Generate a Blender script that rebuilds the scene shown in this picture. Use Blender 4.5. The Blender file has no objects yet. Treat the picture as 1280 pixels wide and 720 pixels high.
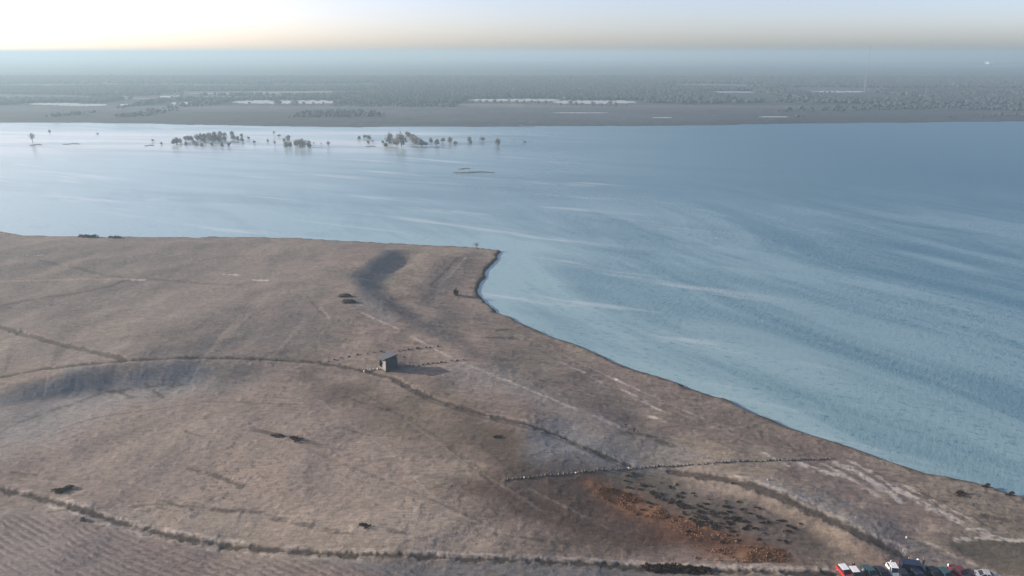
import bpy, bmesh, math, random
import numpy as np
from mathutils import Vector, Matrix

random.seed(7)
RNG = np.random.default_rng(11)
sc = bpy.context.scene
COL = sc.collection
R = math.radians

# ----------------------------------------------------------------------------
# camera model (used to read real ground positions off the survey of the place)
# ----------------------------------------------------------------------------
CAM_H, FOC, PITCH = 100.0, 897.0, R(18.16)
SP, CP = math.sin(PITCH), math.cos(PITCH)


def gp(px, py, z=0.0):
    """ground point (x, y) at height z seen along a line of sight"""
    dx, dy, dz = px - 640.0, FOC * CP + (360.0 - py) * SP, -FOC * SP + (360.0 - py) * CP
    t = (CAM_H - z) / (-dz)
    return dx * t, dy * t


def gpl(pts, z=0.0):
    return np.array([gp(a, b, z) for a, b in pts])


# ----------------------------------------------------------------------------
# noise and polyline tools
# ----------------------------------------------------------------------------
def _hash(ix, iy, seed):
    h = (ix.astype(np.int64) * 374761393 + iy.astype(np.int64) * 668265263 + seed * 974634777) & 0xFFFFFFFF
    h = ((h ^ (h >> 13)) * 1274126177) & 0xFFFFFFFF
    h = h ^ (h >> 16)
    return (h & 0xFFFF) / 65535.0


def vnoise(x, y, seed=0):
    ix, iy = np.floor(x), np.floor(y)
    fx, fy = x - ix, y - iy
    fx = fx * fx * fx * (fx * (fx * 6 - 15) + 10)
    fy = fy * fy * fy * (fy * (fy * 6 - 15) + 10)
    a, b = _hash(ix, iy, seed), _hash(ix + 1, iy, seed)
    c, d = _hash(ix, iy + 1, seed), _hash(ix + 1, iy + 1, seed)
    return (a + (b - a) * fx) * (1 - fy) + (c + (d - c) * fx) * fy


def fbm(x, y, scale, octaves=3, seed=0):
    s, amp, tot = 0.0, 1.0, 0.0
    x, y = x / scale, y / scale
    for o in range(octaves):
        s = s + amp * vnoise(x + 13.7 * o, y - 7.1 * o, seed + o)
        tot += amp
        amp *= 0.5
        x, y = (x * 1.62 + y * 1.17), (y * 1.62 - x * 1.17)
    return s / tot


def sstep(a, b, x):
    t = np.clip((x - a) / (b - a), 0, 1)
    return t * t * (3 - 2 * t)


def poly_dist(x, y, P, vals=None, taper=14.0):
    """distance to polyline P, side (+ = left of travel), interpolated vals, end excess"""
    best = np.full(x.shape, 1e9)
    side = np.zeros(x.shape)
    val = np.zeros(x.shape)
    wsum = np.full(x.shape, 1e-30)
    arc = np.zeros(x.shape)
    seg = [math.hypot(*(np.subtract(P[i + 1], P[i]))) for i in range(len(P) - 1)]
    cum = np.concatenate([[0], np.cumsum(seg)])
    for i in range(len(P) - 1):
        ax, ay = P[i]
        bx, by = P[i + 1]
        ex, ey = bx - ax, by - ay
        L2 = ex * ex + ey * ey + 1e-9
        t = np.clip(((x - ax) * ex + (y - ay) * ey) / L2, 0, 1)
        qx, qy = x - (ax + t * ex), y - (ay + t * ey)
        d = np.sqrt(qx * qx + qy * qy)
        m = d < best
        best = np.where(m, d, best)
        side = np.where(m, np.sign(ex * (y - ay) - ey * (x - ax)), side)
        if vals is not None:
            arc = np.where(m, cum[i] + t * seg[i], arc)
            wt = 1.0 / (d * d + 4.0) ** 2
            val = val + wt * (vals[i] + t * (vals[i + 1] - vals[i]))
            wsum = wsum + wt
    return best, side, val / wsum * sstep(0, taper, arc) * sstep(cum[-1], cum[-1] - taper, arc)


def inside(x, y, P):
    c = np.zeros(x.shape, bool)
    n = len(P)
    j = n - 1
    for i in range(n):
        xi, yi = P[i]
        xj, yj = P[j]
        if yi != yj:
            c ^= ((yi > y) != (yj > y)) & (x < (xj - xi) * (y - yi) / (yj - yi) + xi)
        j = i
    return c


# ----------------------------------------------------------------------------
# relief of the near shore
# ----------------------------------------------------------------------------
COAST_PX = [(-160, 286), (-50, 288), (0, 290), (30, 295), (100, 296), (200, 297), (300, 297), (370, 298), (440, 302),
            (520, 306), (590, 310), (627, 314), (622, 322), (612, 335), (600, 355), (597, 366), (605, 378), (625, 392),
            (650, 404), (690, 420), (740, 441), (790, 461), (850, 481), (900, 498), (950, 520), (1000, 541),
            (1050, 556), (1100, 571), (1150, 588), (1200, 600), (1240, 611), (1280, 624), (1340, 648), (1500, 720)]
COAST = gpl(COAST_PX)
COAST = np.vstack([[[-1500, 520]], [[-700, 455]], COAST, [[190, 40], [260, -260]]])
LAND = np.vstack([COAST, [[-1500, -260]]])

A_L = gpl([(500, 300), (488, 308), (462, 328), (432, 350), (445, 378), (500, 408), (560, 438), (640, 473), (700, 502),
           (760, 530), (800, 546), (850, 566)], 4)
A_V = [2.2, 3.6, 3.9, 3.9, 3.4, 3.0, 2.4, 2.0, 1.7, 1.5, 1.1, 0.0]
B_L = gpl([(-160, 500), (-60, 485), (0, 474), (60, 464), (150, 454), (250, 451), (330, 452), (420, 456)], 6)
B_V = [5.6, 5.6, 5.6, 5.4, 5.2, 5.0, 5.0, 5.0]
C_L = gpl([(470, 478), (540, 500), (610, 522), (648, 532), (654, 560), (642, 596), (610, 620), (580, 640)], 4)
C_V = [0.0, 0.2, 0.4, 0.6, 0.7, 0.5, 0.2, 0.0]
D_L = gpl([(830, 586), (900, 596), (960, 612), (1010, 636), (1070, 668), (1120, 690), (1160, 720)], 3)
D_V = [0.0, 0.8, 1.3, 1.4, 1.3, 0.9, 0.0]


def cuesta(x, y, L, V, w, back, side_sign, taper=14.0):
    d, s, v = poly_dist(x, y, L, V, taper)
    d = d * s * side_sign            # positive on the low side
    up = np.clip(1 + d / back, 0, 1)
    up = up * up * (3 - 2 * up)
    dn = 1 - sstep(0, w, d)
    return v * np.where(d < 0, up, dn)


def wobble(x, y):
    return (fbm(x, y, 10, 4, 5) - 0.5) * 4.2


def height(x, y):
    x, y = np.asarray(x, float), np.asarray(y, float)
    dc, _, _ = poly_dist(x, y, COAST)
    wob = wobble(x, y)
    ins = inside(x, y, LAND)
    d = np.where(ins, dc, -dc) + wob * sstep(30, 4, dc)
    z = np.where(d > 0, 0.75 * sstep(0, 1.3, d) + 1.5 * sstep(1, 30, d), np.maximum(-0.25 + 0.12 * d, -3))
    ramp = sstep(0, 45, d)
    z = z + ramp * cuesta(x, y, A_L, A_V, 18.0, 110.0, 1.0, 24.0)
    z = z + ramp * cuesta(x, y, B_L, B_V, 13.5, 90.0, -1.0, 75.0)
    z = z + ramp * cuesta(x, y, C_L, C_V, 14.0, 50.0, 1.0)
    z = z + cuesta(x, y, D_L, D_V, 6.0, 30.0, -1.0) * sstep(0, 12, d)
    r2 = sstep(2, 30, d)
    z = z + r2 * ((fbm(x, y, 46, 3, 21) - 0.5) * 2.6 + (fbm(x, y, 14, 2, 31) - 0.5) * 0.7)
    return z


def micro(x, y):
    # tussocks and clods, slightly drawn out along the prevailing wind
    u, v = x * 0.93 + y * 0.36, y * 0.93 - x * 0.36
    return ((fbm(u / 2.0, v, 3.4, 2, 41) - 0.5) * 0.10 + (fbm(u / 1.5, v, 1.2, 2, 51) - 0.5) * 0.12
            + (np.clip(fbm(x, y, 2.1, 2, 61) - 0.62, 0, 1)) * 0.3)


def hz(x, y):
    return float(height(np.array([x]), np.array([y]))[0])


def at(px, py):
    """point on the relief seen along a line of sight"""
    z = 2.5
    for _ in range(6):
        x, y = gp(px, py, z)
        z = 0.5 * z + 0.5 * hz(x, y)
    return Vector((x, y, hz(x, y)))


def atl(pts):
    return np.array([at(a, b)[:2] for a, b in pts])


# ----------------------------------------------------------------------------
# small helpers: materials, meshes, tagging
# ----------------------------------------------------------------------------
def mat(name, color, rough=0.9, spec=0.2, var=0.18, scale=3.0, metal=0.0, coat=0.0, bump=0.0, bscale=20.0):
    m = bpy.data.materials.new(name)
    m.use_nodes = True
    nt = m.node_tree
    b = nt.nodes['Principled BSDF']
    b.inputs['Roughness'].default_value = rough
    b.inputs['Specular IOR Level'].default_value = spec
    b.inputs['Metallic'].default_value = metal
    b.inputs['Coat Weight'].default_value = coat
    geo = nt.nodes.new('ShaderNodeTexCoord')
    n = nt.nodes.new('ShaderNodeTexNoise')
    n.inputs['Scale'].default_value = scale
    n.inputs['Detail'].default_value = 4
    nt.links.new(geo.outputs['Object'], n.inputs['Vector'])
    rmp = nt.nodes.new('ShaderNodeValToRGB')
    c = np.array(color)
    rmp.color_ramp.elements[0].position = 0.3
    rmp.color_ramp.elements[1].position = 0.7
    rmp.color_ramp.elements[0].color = (*(c * (1 - var)), 1)
    rmp.color_ramp.elements[1].color = (*np.minimum(c * (1 + var), 1), 1)
    nt.links.new(n.outputs['Fac'], rmp.inputs['Fac'])
    nt.links.new(rmp.outputs['Color'], b.inputs['Base Color'])
    if bump:
        n2 = nt.nodes.new('ShaderNodeTexNoise')
        n2.inputs['Scale'].default_value = bscale
        nt.links.new(geo.outputs['Object'], n2.inputs['Vector'])
        bp = nt.nodes.new('ShaderNodeBump')
        bp.inputs['Strength'].default_value = bump
        bp.inputs['Distance'].default_value = 0.05
        nt.links.new(n2.outputs['Fac'], bp.inputs['Height'])
        nt.links.new(bp.outputs['Normal'], b.inputs['Normal'])
    return m


def np_mesh(name, V, F, material=None, smooth=False, col=None):
    """mesh from arrays; F is (n,3) or (n,4)"""
    V = np.asarray(V, np.float32)
    F = np.asarray(F, np.int32)
    me = bpy.data.meshes.new(name)
    me.vertices.add(len(V))
    me.vertices.foreach_set('co', V.ravel())
    k = F.shape[1]
    me.loops.add(F.size)
    me.loops.foreach_set('vertex_index', F.ravel())
    me.polygons.add(len(F))
    me.polygons.foreach_set('loop_start', np.arange(0, F.size, k, dtype=np.int32))
    me.polygons.foreach_set('loop_total', np.full(len(F), k, np.int32))
    me.polygons.foreach_set('use_smooth', np.full(len(F), smooth, bool))
    if col is not None:
        a = me.attributes.new('Col', 'FLOAT_COLOR', 'POINT')
        c4 = np.ones((len(V), 4), np.float32)
        c4[:, :3] = col
        a.data.foreach_set('color', c4.ravel())
    me.update(calc_edges=True)
    if material:
        me.materials.append(material)
    return me


def link(name, me, parent=None, loc=None, rz=0.0, scale=None):
    o = bpy.data.objects.new(name, me)
    COL.objects.link(o)
    if parent is not None:
        o.parent = parent
    if loc is not None:
        o.location = loc
    o.rotation_euler[2] = rz
    if scale is not None:
        o.scale = scale if hasattr(scale, '__len__') else (scale,) * 3
    return o


def tag(o, label=None, cat=None, group=None, kind=None):
    if label:
        o['label'] = label
    if cat:
        o['category'] = cat
    if group:
        o['group'] = group
    if kind:
        o['kind'] = kind
    return o


def thing(name, label, cat, loc=(0, 0, 0), rz=0.0, group=None, scale=None):
    return tag(link(name, None, None, loc, rz, scale), label, cat, group)


def copy_tree(root, loc, rz=0.0, scale=None, label=None, group=None):
    r = root.copy()
    COL.objects.link(r)
    r.location = loc
    r.rotation_euler[2] = rz
    if scale is not None:
        r.scale = scale if hasattr(scale, '__len__') else (scale,) * 3
    if label:
        r['label'] = label
    if group:
        r['group'] = group
    for ch in list(root.children):
        c = ch.copy()
        COL.objects.link(c)
        c.parent = r
        for g in ch.children:
            d = g.copy()
            COL.objects.link(d)
            d.parent = c
    return r


class MB:
    """collects simple solids into one bmesh"""

    def __init__(self):
        self.bm = bmesh.new()

    def box(self, c, s, rot=None, bevel=0.0, taper=None):
        m = Matrix.Translation(Vector(c))
        if rot is not None:
            m = m @ rot
        r = bmesh.ops.create_cube(self.bm, size=1.0)
        vs = r['verts']
        for v in vs:
            v.co = Vector((v.co.x * s[0], v.co.y * s[1], v.co.z * s[2]))
            if taper and v.co.z > 0:
                v.co.x *= taper[0]
                v.co.y *= taper[1]
        if bevel:
            es = list({e for v in vs for e in v.link_edges})
            g = bmesh.ops.bevel(self.bm, geom=es, offset=bevel, segments=2, affect='EDGES', profile=0.7)
            vs = list({v for f in g['faces'] for v in f.verts} | {v for v in vs if v.is_valid})
        bmesh.ops.transform(self.bm, matrix=m, verts=vs)
        return self

    def cyl(self, a, b, r0, r1=None, n=10):
        a, b = Vector(a), Vector(b)
        d = b - a
        rot = Vector((0, 0, 1)).rotation_difference(d.normalized()).to_matrix().to_4x4()
        m = Matrix.Translation((a + b) / 2) @ rot
        bmesh.ops.create_cone(self.bm, cap_ends=True, segments=n, radius1=r0, radius2=r0 if r1 is None else r1,
                              depth=d.length, matrix=m)
        return self

    def prism(self, prof, x0, x1):
        """polygon prof in the y-z plane swept along x"""
        a = [self.bm.verts.new((x0, p[0], p[1])) for p in prof]
        b = [self.bm.verts.new((x1, p[0], p[1])) for p in prof]
        n = len(prof)
        self.bm.faces.new(a)
        self.bm.faces.new(list(reversed(b)))
        for i in range(n):
            self.bm.faces.new((a[i], b[i], b[(i + 1) % n], a[(i + 1) % n]))
        bmesh.ops.recalc_face_normals(self.bm, faces=self.bm.faces)
        return self

    def build(self, name, material, parent=None, smooth=False, bevel=0.0):
        if bevel:
            bmesh.ops.bevel(self.bm, geom=[e for e in self.bm.edges if e.calc_face_angle(0) > 0.35], offset=bevel,
                            segments=2, affect='EDGES')
        me = bpy.data.meshes.new(name)
        bmesh.ops.recalc_face_normals(self.bm, faces=self.bm.faces)
        self.bm.to_mesh(me)
        self.bm.free()
        me.materials.append(material)
        if smooth:
            me.polygons.foreach_set('use_smooth', np.ones(len(me.polygons), bool))
        return link(name, me, parent)


# ----------------------------------------------------------------------------
# ground material: soil colours come from mapped soil/vegetation zones
# ----------------------------------------------------------------------------
def ground_material(name, fine=1.0):
    m = bpy.data.materials.new(name)
    m.use_nodes = True
    nt = m.node_tree
    N, Lk = nt.nodes, nt.links
    b = N['Principled BSDF']
    b.inputs['Roughness'].default_value = 0.95
    b.inputs['Specular IOR Level'].default_value = 0.12
    at_ = N.new('ShaderNodeAttribute')
    at_.attribute_name = 'Col'
    tc = N.new('ShaderNodeTexCoord')
    n1 = N.new('ShaderNodeTexNoise')
    n1.inputs['Scale'].default_value = 0.9 * fine
    n1.inputs['Detail'].default_value = 6
    n1.inputs['Roughness'].default_value = 0.65
    Lk.new(tc.outputs['Object'], n1.inputs['Vector'])
    r1 = N.new('ShaderNodeMapRange')
    r1.inputs['From Min'].default_value = 0.3
    r1.inputs['From Max'].default_value = 0.7
    r1.inputs['To Min'].default_value = 0.84
    r1.inputs['To Max'].default_value = 1.16
    Lk.new(n1.outputs['Fac'], r1.inputs['Value'])
    mpg = N.new('ShaderNodeMapping')              # thin wisps of flattened grass
    mpg.inputs['Scale'].default_value = (0.30, 1.5, 1.0)
    mpg.inputs['Rotation'].default_value = (0, 0, 0.12)
    Lk.new(tc.outputs['Object'], mpg.inputs['Vector'])
    n3 = N.new('ShaderNodeTexNoise')
    n3.inputs['Scale'].default_value = 1.1 * fine
    n3.inputs['Detail'].default_value = 5
    n3.inputs['Roughness'].default_value = 0.7
    Lk.new(mpg.outputs['Vector'], n3.inputs['Vector'])
    r3 = N.new('ShaderNodeMapRange')
    r3.inputs['From Min'].default_value = 0.46
    r3.inputs['From Max'].default_value = 0.62
    r3.inputs['To Min'].default_value = 1.04
    r3.inputs['To Max'].default_value = 0.79
    Lk.new(n3.outputs['Fac'], r3.inputs['Value'])
    both = N.new('ShaderNodeMath')
    both.operation = 'MULTIPLY'
    Lk.new(r1.outputs['Result'], both.inputs[0])
    Lk.new(r3.outputs['Result'], both.inputs[1])
    mul = N.new('ShaderNodeVectorMath')
    mul.operation = 'SCALE'
    Lk.new(at_.outputs['Color'], mul.inputs[0])
    Lk.new(both.outputs[0], mul.inputs['Scale'])
    Lk.new(mul.outputs['Vector'], b.inputs['Base Color'])
    n2 = N.new('ShaderNodeTexNoise')
    n2.inputs['Scale'].default_value = 2.2 * fine
    n2.inputs['Detail'].default_value = 5
    Lk.new(tc.outputs['Object'], n2.inputs['Vector'])
    bp = N.new('ShaderNodeBump')
    bp.inputs['Strength'].default_value = 0.35
    bp.inputs['Distance'].default_value = 0.25 / fine
    Lk.new(n2.outputs['Fac'], bp.inputs['Height'])
    Lk.new(bp.outputs['Normal'], b.inputs['Normal'])
    return m


M_GROUND = ground_material('soil')

# grid that is densest where the land is nearest
rows = np.arange(276.0, 748.0, 1.0)
cols = np.concatenate([[-2600, -1700, -1100, -700, -450, -300, -220, -160, -120, -95], np.arange(-75.0, 1356.0, 1.0),
                       [1375, 1400, 1440, 1500, 1600, 1800, 2200, 2900]])
dz_ = -FOC * SP + (360 - rows) * CP
yrow = CAM_H * (FOC * CP + (360 - rows) * SP) / -dz_
srow = CAM_H / -dz_
ylast, slast = yrow[-1], srow[-1]
yb = np.arange(ylast - 3, -250, -6.0)
yrow = np.concatenate([yrow, yb])
srow = np.concatenate([srow, np.full(len(yb), slast)])
GX = srow[:, None] * (cols[None, :] - 640.0)
GY = np.repeat(yrow[:, None], len(cols), 1)
gx, gy = GX.ravel(), GY.ravel()
gzs = height(gx, gy)

dcoast, _, _ = poly_dist(gx, gy, COAST)
insl = inside(gx, gy, LAND)
dco = np.where(insl, dcoast, -dcoast)
dco = dco + wobble(gx, gy) * sstep(30, 4, dcoast)

# --- soil and vegetation zones -------------------------------------------------
def C(*c):
    return np.array(c)


col = np.tile(C(0.235, 0.186, 0.160), (len(gx), 1))
n_big = fbm(gx, gy, 60, 3, 71)
n_mid = fbm(gx, gy, 17, 3, 81)
n_str = fbm((gx * 0.93 + gy * 0.36) / 3.2, (gy * 0.93 - gx * 0.36), 2.6, 3, 91)     # wind-combed streaks
n_fine = fbm(gx, gy, 2.3, 3, 101)
n_lay = fbm((gx * 0.97 - gy * 0.24) / 4.5, (gy * 0.97 + gx * 0.24), 1.3, 3, 121)       # thin wisps of combed grass
n_spk = fbm(gx, gy, 0.9, 2, 111)
col = col * (0.84 + 0.32 * n_big)[:, None]


def blend(mask, c):
    global col
    mk = np.clip(mask, 0, 1)[:, None]
    col = col * (1 - mk) + np.asarray(c) * mk


blend(sstep(0.50, 0.72, n_mid) * 0.6, C(0.178, 0.140, 0.118))
blend(sstep(0.50, 0.68, fbm(gx, gy, 26, 4, 141)) * 0.5, C(0.275, 0.238, 0.185))      # straw
blend(sstep(0.56, 0.70, fbm(gx, gy, 7, 4, 151)) * 0.35, C(0.150, 0.138, 0.112))      # greyish moss
blend(sstep(0.55, 0.80, n_str) * 0.38, C(0.155, 0.122, 0.104))
blend(sstep(0.42, 0.22, n_str) * 0.28, C(0.30, 0.25, 0.215))
blend(sstep(0.56, 0.76, n_lay) * 0.50, C(0.145, 0.118, 0.104))
blend(sstep(0.42, 0.24, n_lay) * 0.40, C(0.305, 0.262, 0.232))


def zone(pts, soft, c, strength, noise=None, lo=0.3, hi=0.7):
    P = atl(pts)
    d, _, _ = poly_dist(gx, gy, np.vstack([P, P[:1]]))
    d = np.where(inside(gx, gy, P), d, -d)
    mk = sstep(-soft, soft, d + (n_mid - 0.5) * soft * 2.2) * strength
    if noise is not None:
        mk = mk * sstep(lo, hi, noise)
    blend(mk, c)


LINES = {}


def line(pts, width, c, strength, rag=0.6, key=None, gap=0.0, soft=0.5):
    P = atl(pts)
    d, _, _ = poly_dist(gx, gy, P)
    d = d + (n_fine - 0.5) * rag * 2 + (n_spk - 0.5) * rag
    mk = sstep(width / 2 + soft, width / 2 - soft, d) * strength
    if gap:
        mk = mk * sstep(gap - 0.12, gap + 0.12, n_str * 0.5 + n_fine * 0.5)
    if key:
        LINES[key] = d - width / 2
    blend(mk, c)


zone([(-100, 296), (440, 303), (415, 440), (150, 452), (-100, 470)], 14, C(0.178, 0.160, 0.150), 0.6)
# paler sweep of the basin and its rim
zone([(-40, 545), (120, 500), (300, 500), (420, 520), (520, 600), (560, 690), (300, 660), (140, 628), (-40, 612)], 16,
     C(0.285, 0.232, 0.200), 0.8)
zone([(150, 640), (420, 630), (700, 660), (760, 690), (700, 694), (420, 684), (250, 668)], 5, C(0.31, 0.26, 0.22), 0.75)
# hoar frost that has stayed on the blueish low ground
FROST = C(0.225, 0.228, 0.238)
zone([(655, 530), (700, 528), (760, 560), (790, 580), (640, 598), (656, 575)], 4, FROST, 0.75)
zone([(-40, 520), (60, 480), (180, 468), (330, 468), (300, 490), (160, 510), (60, 560), (-40, 570)], 10, FROST, 0.6)
zone([(560, 440), (640, 470), (720, 505), (800, 540), (900, 575), (760, 575), (700, 530), (560, 470)], 6, FROST, 0.40)
zone([(930, 590), (1000, 610), (1090, 660), (1180, 715), (1130, 690), (1040, 640), (960, 610)], 3, FROST, 0.6)
zone([(-40, 620), (90, 650), (140, 700), (100, 760), (-40, 760)], 8, C(0.24, 0.225, 0.225), 0.7)
zone([(-60, 505), (0, 488), (100, 466), (230, 458), (330, 460), (240, 476), (110, 490), (0, 515)], 5, C(0.150, 0.157, 0.172), 0.8)  # frost tint darkened with the bank's bluish shade, painted in
zone([(492, 304), (465, 328), (436, 352), (450, 382), (490, 402), (470, 360), (500, 320)], 5, C(0.175, 0.178, 0.186), 0.6)  # frost tint mixed with the slope's painted bluish shade
# brown heath on the knoll and around the reeds
zone([(380, 470), (470, 478), (600, 518), (650, 540), (650, 585), (560, 570), (470, 530), (390, 500)], 7,
     C(0.108, 0.084, 0.070), 0.65)
zone([(590, 530), (650, 535), (656, 585), (610, 575)], 4, C(0.080, 0.058, 0.046), 0.6)
zone([(560, 600), (720, 600), (830, 640), (1000, 680), (1010, 712), (820, 700), (640, 665)], 8, C(0.080, 0.054, 0.043), 0.88)
zone([(740, 605), (800, 600), (900, 625), (1010, 660), (990, 690), (880, 670), (800, 640)], 4, C(0.105, 0.088, 0.078), 0.7)
zone([(790, 598), (870, 608), (900, 650), (850, 660), (800, 625)], 4, C(0.105, 0.095, 0.080), 0.55)
zone([(738, 604), (820, 630), (870, 650), (910, 668), (970, 686), (1000, 706), (880, 704), (815, 664), (760, 630)], 4,
     C(0.150, 0.074, 0.046), 0.75)
RUST = C(0.26, 0.135, 0.070)
zone([(738, 606), (770, 610), (820, 630), (850, 652), (835, 658), (790, 642), (748, 624)], 2.2, RUST, 0.8, n_fine, 0.3, 0.6)
zone([(855, 650), (890, 652), (900, 668), (870, 668)], 2.0, RUST, 0.7, n_fine, 0.3, 0.6)
zone([(860, 690), (930, 682), (985, 690), (990, 704), (930, 704), (870, 700)], 2.5, C(0.22, 0.12, 0.06), 0.8, n_fine, 0.3, 0.6)
zone([(820, 660), (930, 668), (980, 690), (860, 688), (800, 676)], 3, C(0.095, 0.048, 0.034), 0.8)
# ploughed field: fanning furrows
Pf = atl([(-40, 648), (60, 640), (180, 668), (330, 694), (460, 704), (560, 718), (620, 770), (-40, 770)])
dF, _, _ = poly_dist(gx, gy, np.vstack([Pf, Pf[:1]]))
dF = np.where(inside(gx, gy, Pf), dF, -dF)
fm = sstep(-1, 3, dF)
blend(fm * 0.55, C(0.205, 0.165, 0.160))
fa, fb = at(60, 650), at(210, 720)
fdx, fdy = (fb - fa).x, (fb - fa).y
fl = math.hypot(fdx, fdy)
furr_t = (gx * -fdy + gy * fdx) / fl + (n_big - 0.5) * 6 + (n_fine - 0.5) * 0.7
furr = np.sin(furr_t * 2 * math.pi / 1.4)
blend(fm * sstep(0.3, 0.95, furr) * sstep(0.25, 0.6, n_fine) * 0.62, C(0.130, 0.104, 0.098))
# gravel band along the lower track
zone([(330, 690), (480, 698), (640, 702), (800, 708), (900, 716), (900, 740), (560, 740), (420, 712)], 2.5,
     C(0.150, 0.148, 0.152), 0.85)
# dark wet hollow at the right
zone([(1185, 682), (1230, 676), (1330, 680), (1360, 740), (1260, 712)], 2.2, C(0.085, 0.078, 0.066), 0.85)
zone([(1196, 680), (1240, 674), (1330, 678), (1330, 690), (1240, 686)], 1.5, C(0.105, 0.098, 0.070), 0.4)
# dark track field left of the tower scarp
zone([(420, 465), (400, 450), (430, 452), (500, 475), (470, 490)], 4, C(0.15, 0.125, 0.105), 0.5)

# lines: tracks, rims, streaks --------------------------------------------------
DT = C(0.060, 0.049, 0.043)
PALE = C(0.56, 0.50, 0.45)
line([(440, 385), (500, 412), (560, 445), (600, 463), (660, 487), (720, 512), (780, 536)], 1.2, PALE, 0.55, 0.8, gap=0.47)
T1 = [(-60, 482), (0, 472), (60, 461), (150, 452), (250, 448), (330, 449), (400, 453), (450, 462), (490, 472), (515, 486),
      (540, 498), (590, 514), (650, 528), (700, 545), (740, 562), (785, 582)]
line(T1, 1.6, DT, 0.85, 0.7, key='T1')
line([(a + 1, b + 5) for a, b in T1[8:]], 0.8, DT, 0.7, 0.4)
T2 = [(-60, 606), (0, 612), (60, 625), (150, 653), (200, 666), (250, 676), (330, 687), (450, 694), (600, 699), (760, 707),
      (900, 714), (1040, 718)]
line([(a, b - 6) for a, b in T2], 1.4, PALE, 0.5, 0.9, gap=0.5)
line([(a, b + 6) for a, b in T2[2:8]], 1.6, PALE, 0.55, 1.0, gap=0.52)
line(T2, 1.2, DT * 0.9, 0.9, 0.9, key='T2')
line([(a, b + 4) for a, b in T2[2:]], 0.8, DT, 0.55, 0.7, gap=0.45)
T3 = [(840, 590), (900, 598), (930, 604), (980, 622), (1030, 646), (1080, 670), (1125, 692)]
line([(a + 9, b - 5) for a, b in T3[1:]], 0.9, PALE, 0.55, 0.7, gap=0.46)
line(T3, 2.4, DT, 0.85, 0.8, key='T3')
T4 = [(-60, 396), (0, 408), (60, 426), (110, 438), (158, 451)]
line(T4, 2.4, DT, 0.75, 0.8, key='T4')
line([(-60, 392), (0, 382), (60, 371), (110, 364), (140, 357), (158, 350)], 2.4, DT, 0.6, 1.2, gap=0.35)
line([(50, 325), (100, 336), (140, 346), (230, 352), (300, 357)], 2.4, DT * 1.3, 0.6, 1.3, gap=0.4)
line([(-40, 352), (60, 350), (160, 349)], 2.2, C(0.33, 0.26, 0.21), 0.6, 1.0)
line([(538, 357), (556, 340), (572, 322)], 1.6, DT * 1.3, 0.6, 0.8)
line([(548, 357), (566, 340), (582, 322)], 1.4, PALE * 0.8, 0.35, 0.8)
line([(385, 372), (395, 384), (408, 396)], 1.2, DT * 1.4, 0.55, 0.6)
line([(400, 385), (412, 398)], 1.0, PALE * .8, 0.45, 0.6)
T5 = [(1020, 610), (1090, 650), (1150, 684), (1210, 712), (1280, 745)]
line(T5, 3.4, C(0.175, 0.165, 0.165), 0.6, 0.8, key='T5')
line([(a + 9, b - 6) for a, b in T5[2:]], 0.8, PALE, 0.5, 0.6, gap=0.42)
# darker lip strip along the bank: shade of its scarp painted into the colour
blend(sstep(3.2, 0.6, dco + (n_fine - 0.5) * 3) * 0.9, C(0.060, 0.050, 0.042))
# pale sand blow-outs in rows near the bank
for pts, w in (([(1040, 576), (1075, 592), (1110, 612), (1122, 626)], 2.0), ([(990, 575), (1010, 584), (1030, 590)], 1.6),
               ([(1020, 585), (1060, 598)], 1.4), ([(1110, 605), (1150, 626), (1190, 646)], 1.6),
               ([(1150, 628), (1180, 642), (1230, 664)], 1.8), ([(1060, 582), (1090, 600), (1100, 612)], 1.4),
               ([(1195, 674), (1230, 671), (1290, 676)], 1.4), ([(780, 488), (806, 502), (826, 514)], 1.3),
               ([(815, 521), (830, 527)], 1.2), ([(770, 474), (800, 488)], 1.0), ([(700, 452), (716, 460), (730, 466)], 1.0),
               ([(735, 470), (752, 478)], 0.9), ([(955, 566), (985, 582)], 1.2), ([(1050, 570), (1090, 590), (1130, 618), (1160, 636)], 1.0),
               ([(1030, 580), (1070, 602), (1100, 622)], 1.0), ([(1130, 606), (1170, 628), (1220, 652)], 1.0),
               ([(1000, 578), (1040, 592)], 1.2), ([(1170, 640), (1210, 660), (1240, 672)], 1.0)):
    line(pts, w, PALE, 0.80, 1.0, gap=0.43)
# old wheel lines sweeping over the basin
for pts, c_, st in (([(-20, 566), (120, 522), (260, 502), (380, 506)], DT, 0.5), ([(60, 640), (200, 630), (330, 642), (440, 668)], DT, 0.55),
                    ([(150, 600), (300, 640), (440, 650)], PALE, 0.16), ([(400, 500), (480, 560), (560, 640), (640, 670)], PALE, 0.16),
                    ([(440, 482), (540, 542), (620, 602), (700, 642)], DT, 0.45), ([(380, 560), (480, 600), (600, 652)], DT, 0.45),
                    ([(500, 520), (580, 580), (680, 640), (780, 670)], DT, 0.5), ([(506, 524), (586, 584), (686, 644)], PALE, 0.15),
                    ([(200, 520), (320, 560), (420, 600), (520, 650)], PALE, 0.13), ([(640, 640), (720, 655), (820, 690)], DT, 0.4),
                    ([(660, 610), (720, 640), (760, 660)], PALE, 0.2), ([(250, 330), (330, 352), (430, 360)], DT, 0.35),
                    ([(0, 440), (80, 430), (200, 420), (320, 426)], DT, 0.3), ([(100, 400), (240, 396), (400, 410)], PALE, 0.1),
                    ([(640, 420), (720, 462), (820, 508), (940, 556)], DT, 0.4), ([(650, 418), (760, 470), (880, 524)], PALE, 0.28),
                    ([(880, 545), (980, 590), (1080, 640), (1190, 700)], DT, 0.4)):
    line(pts, 0.6, c_, st, 0.5, gap=0.36, soft=0.35)
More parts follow.
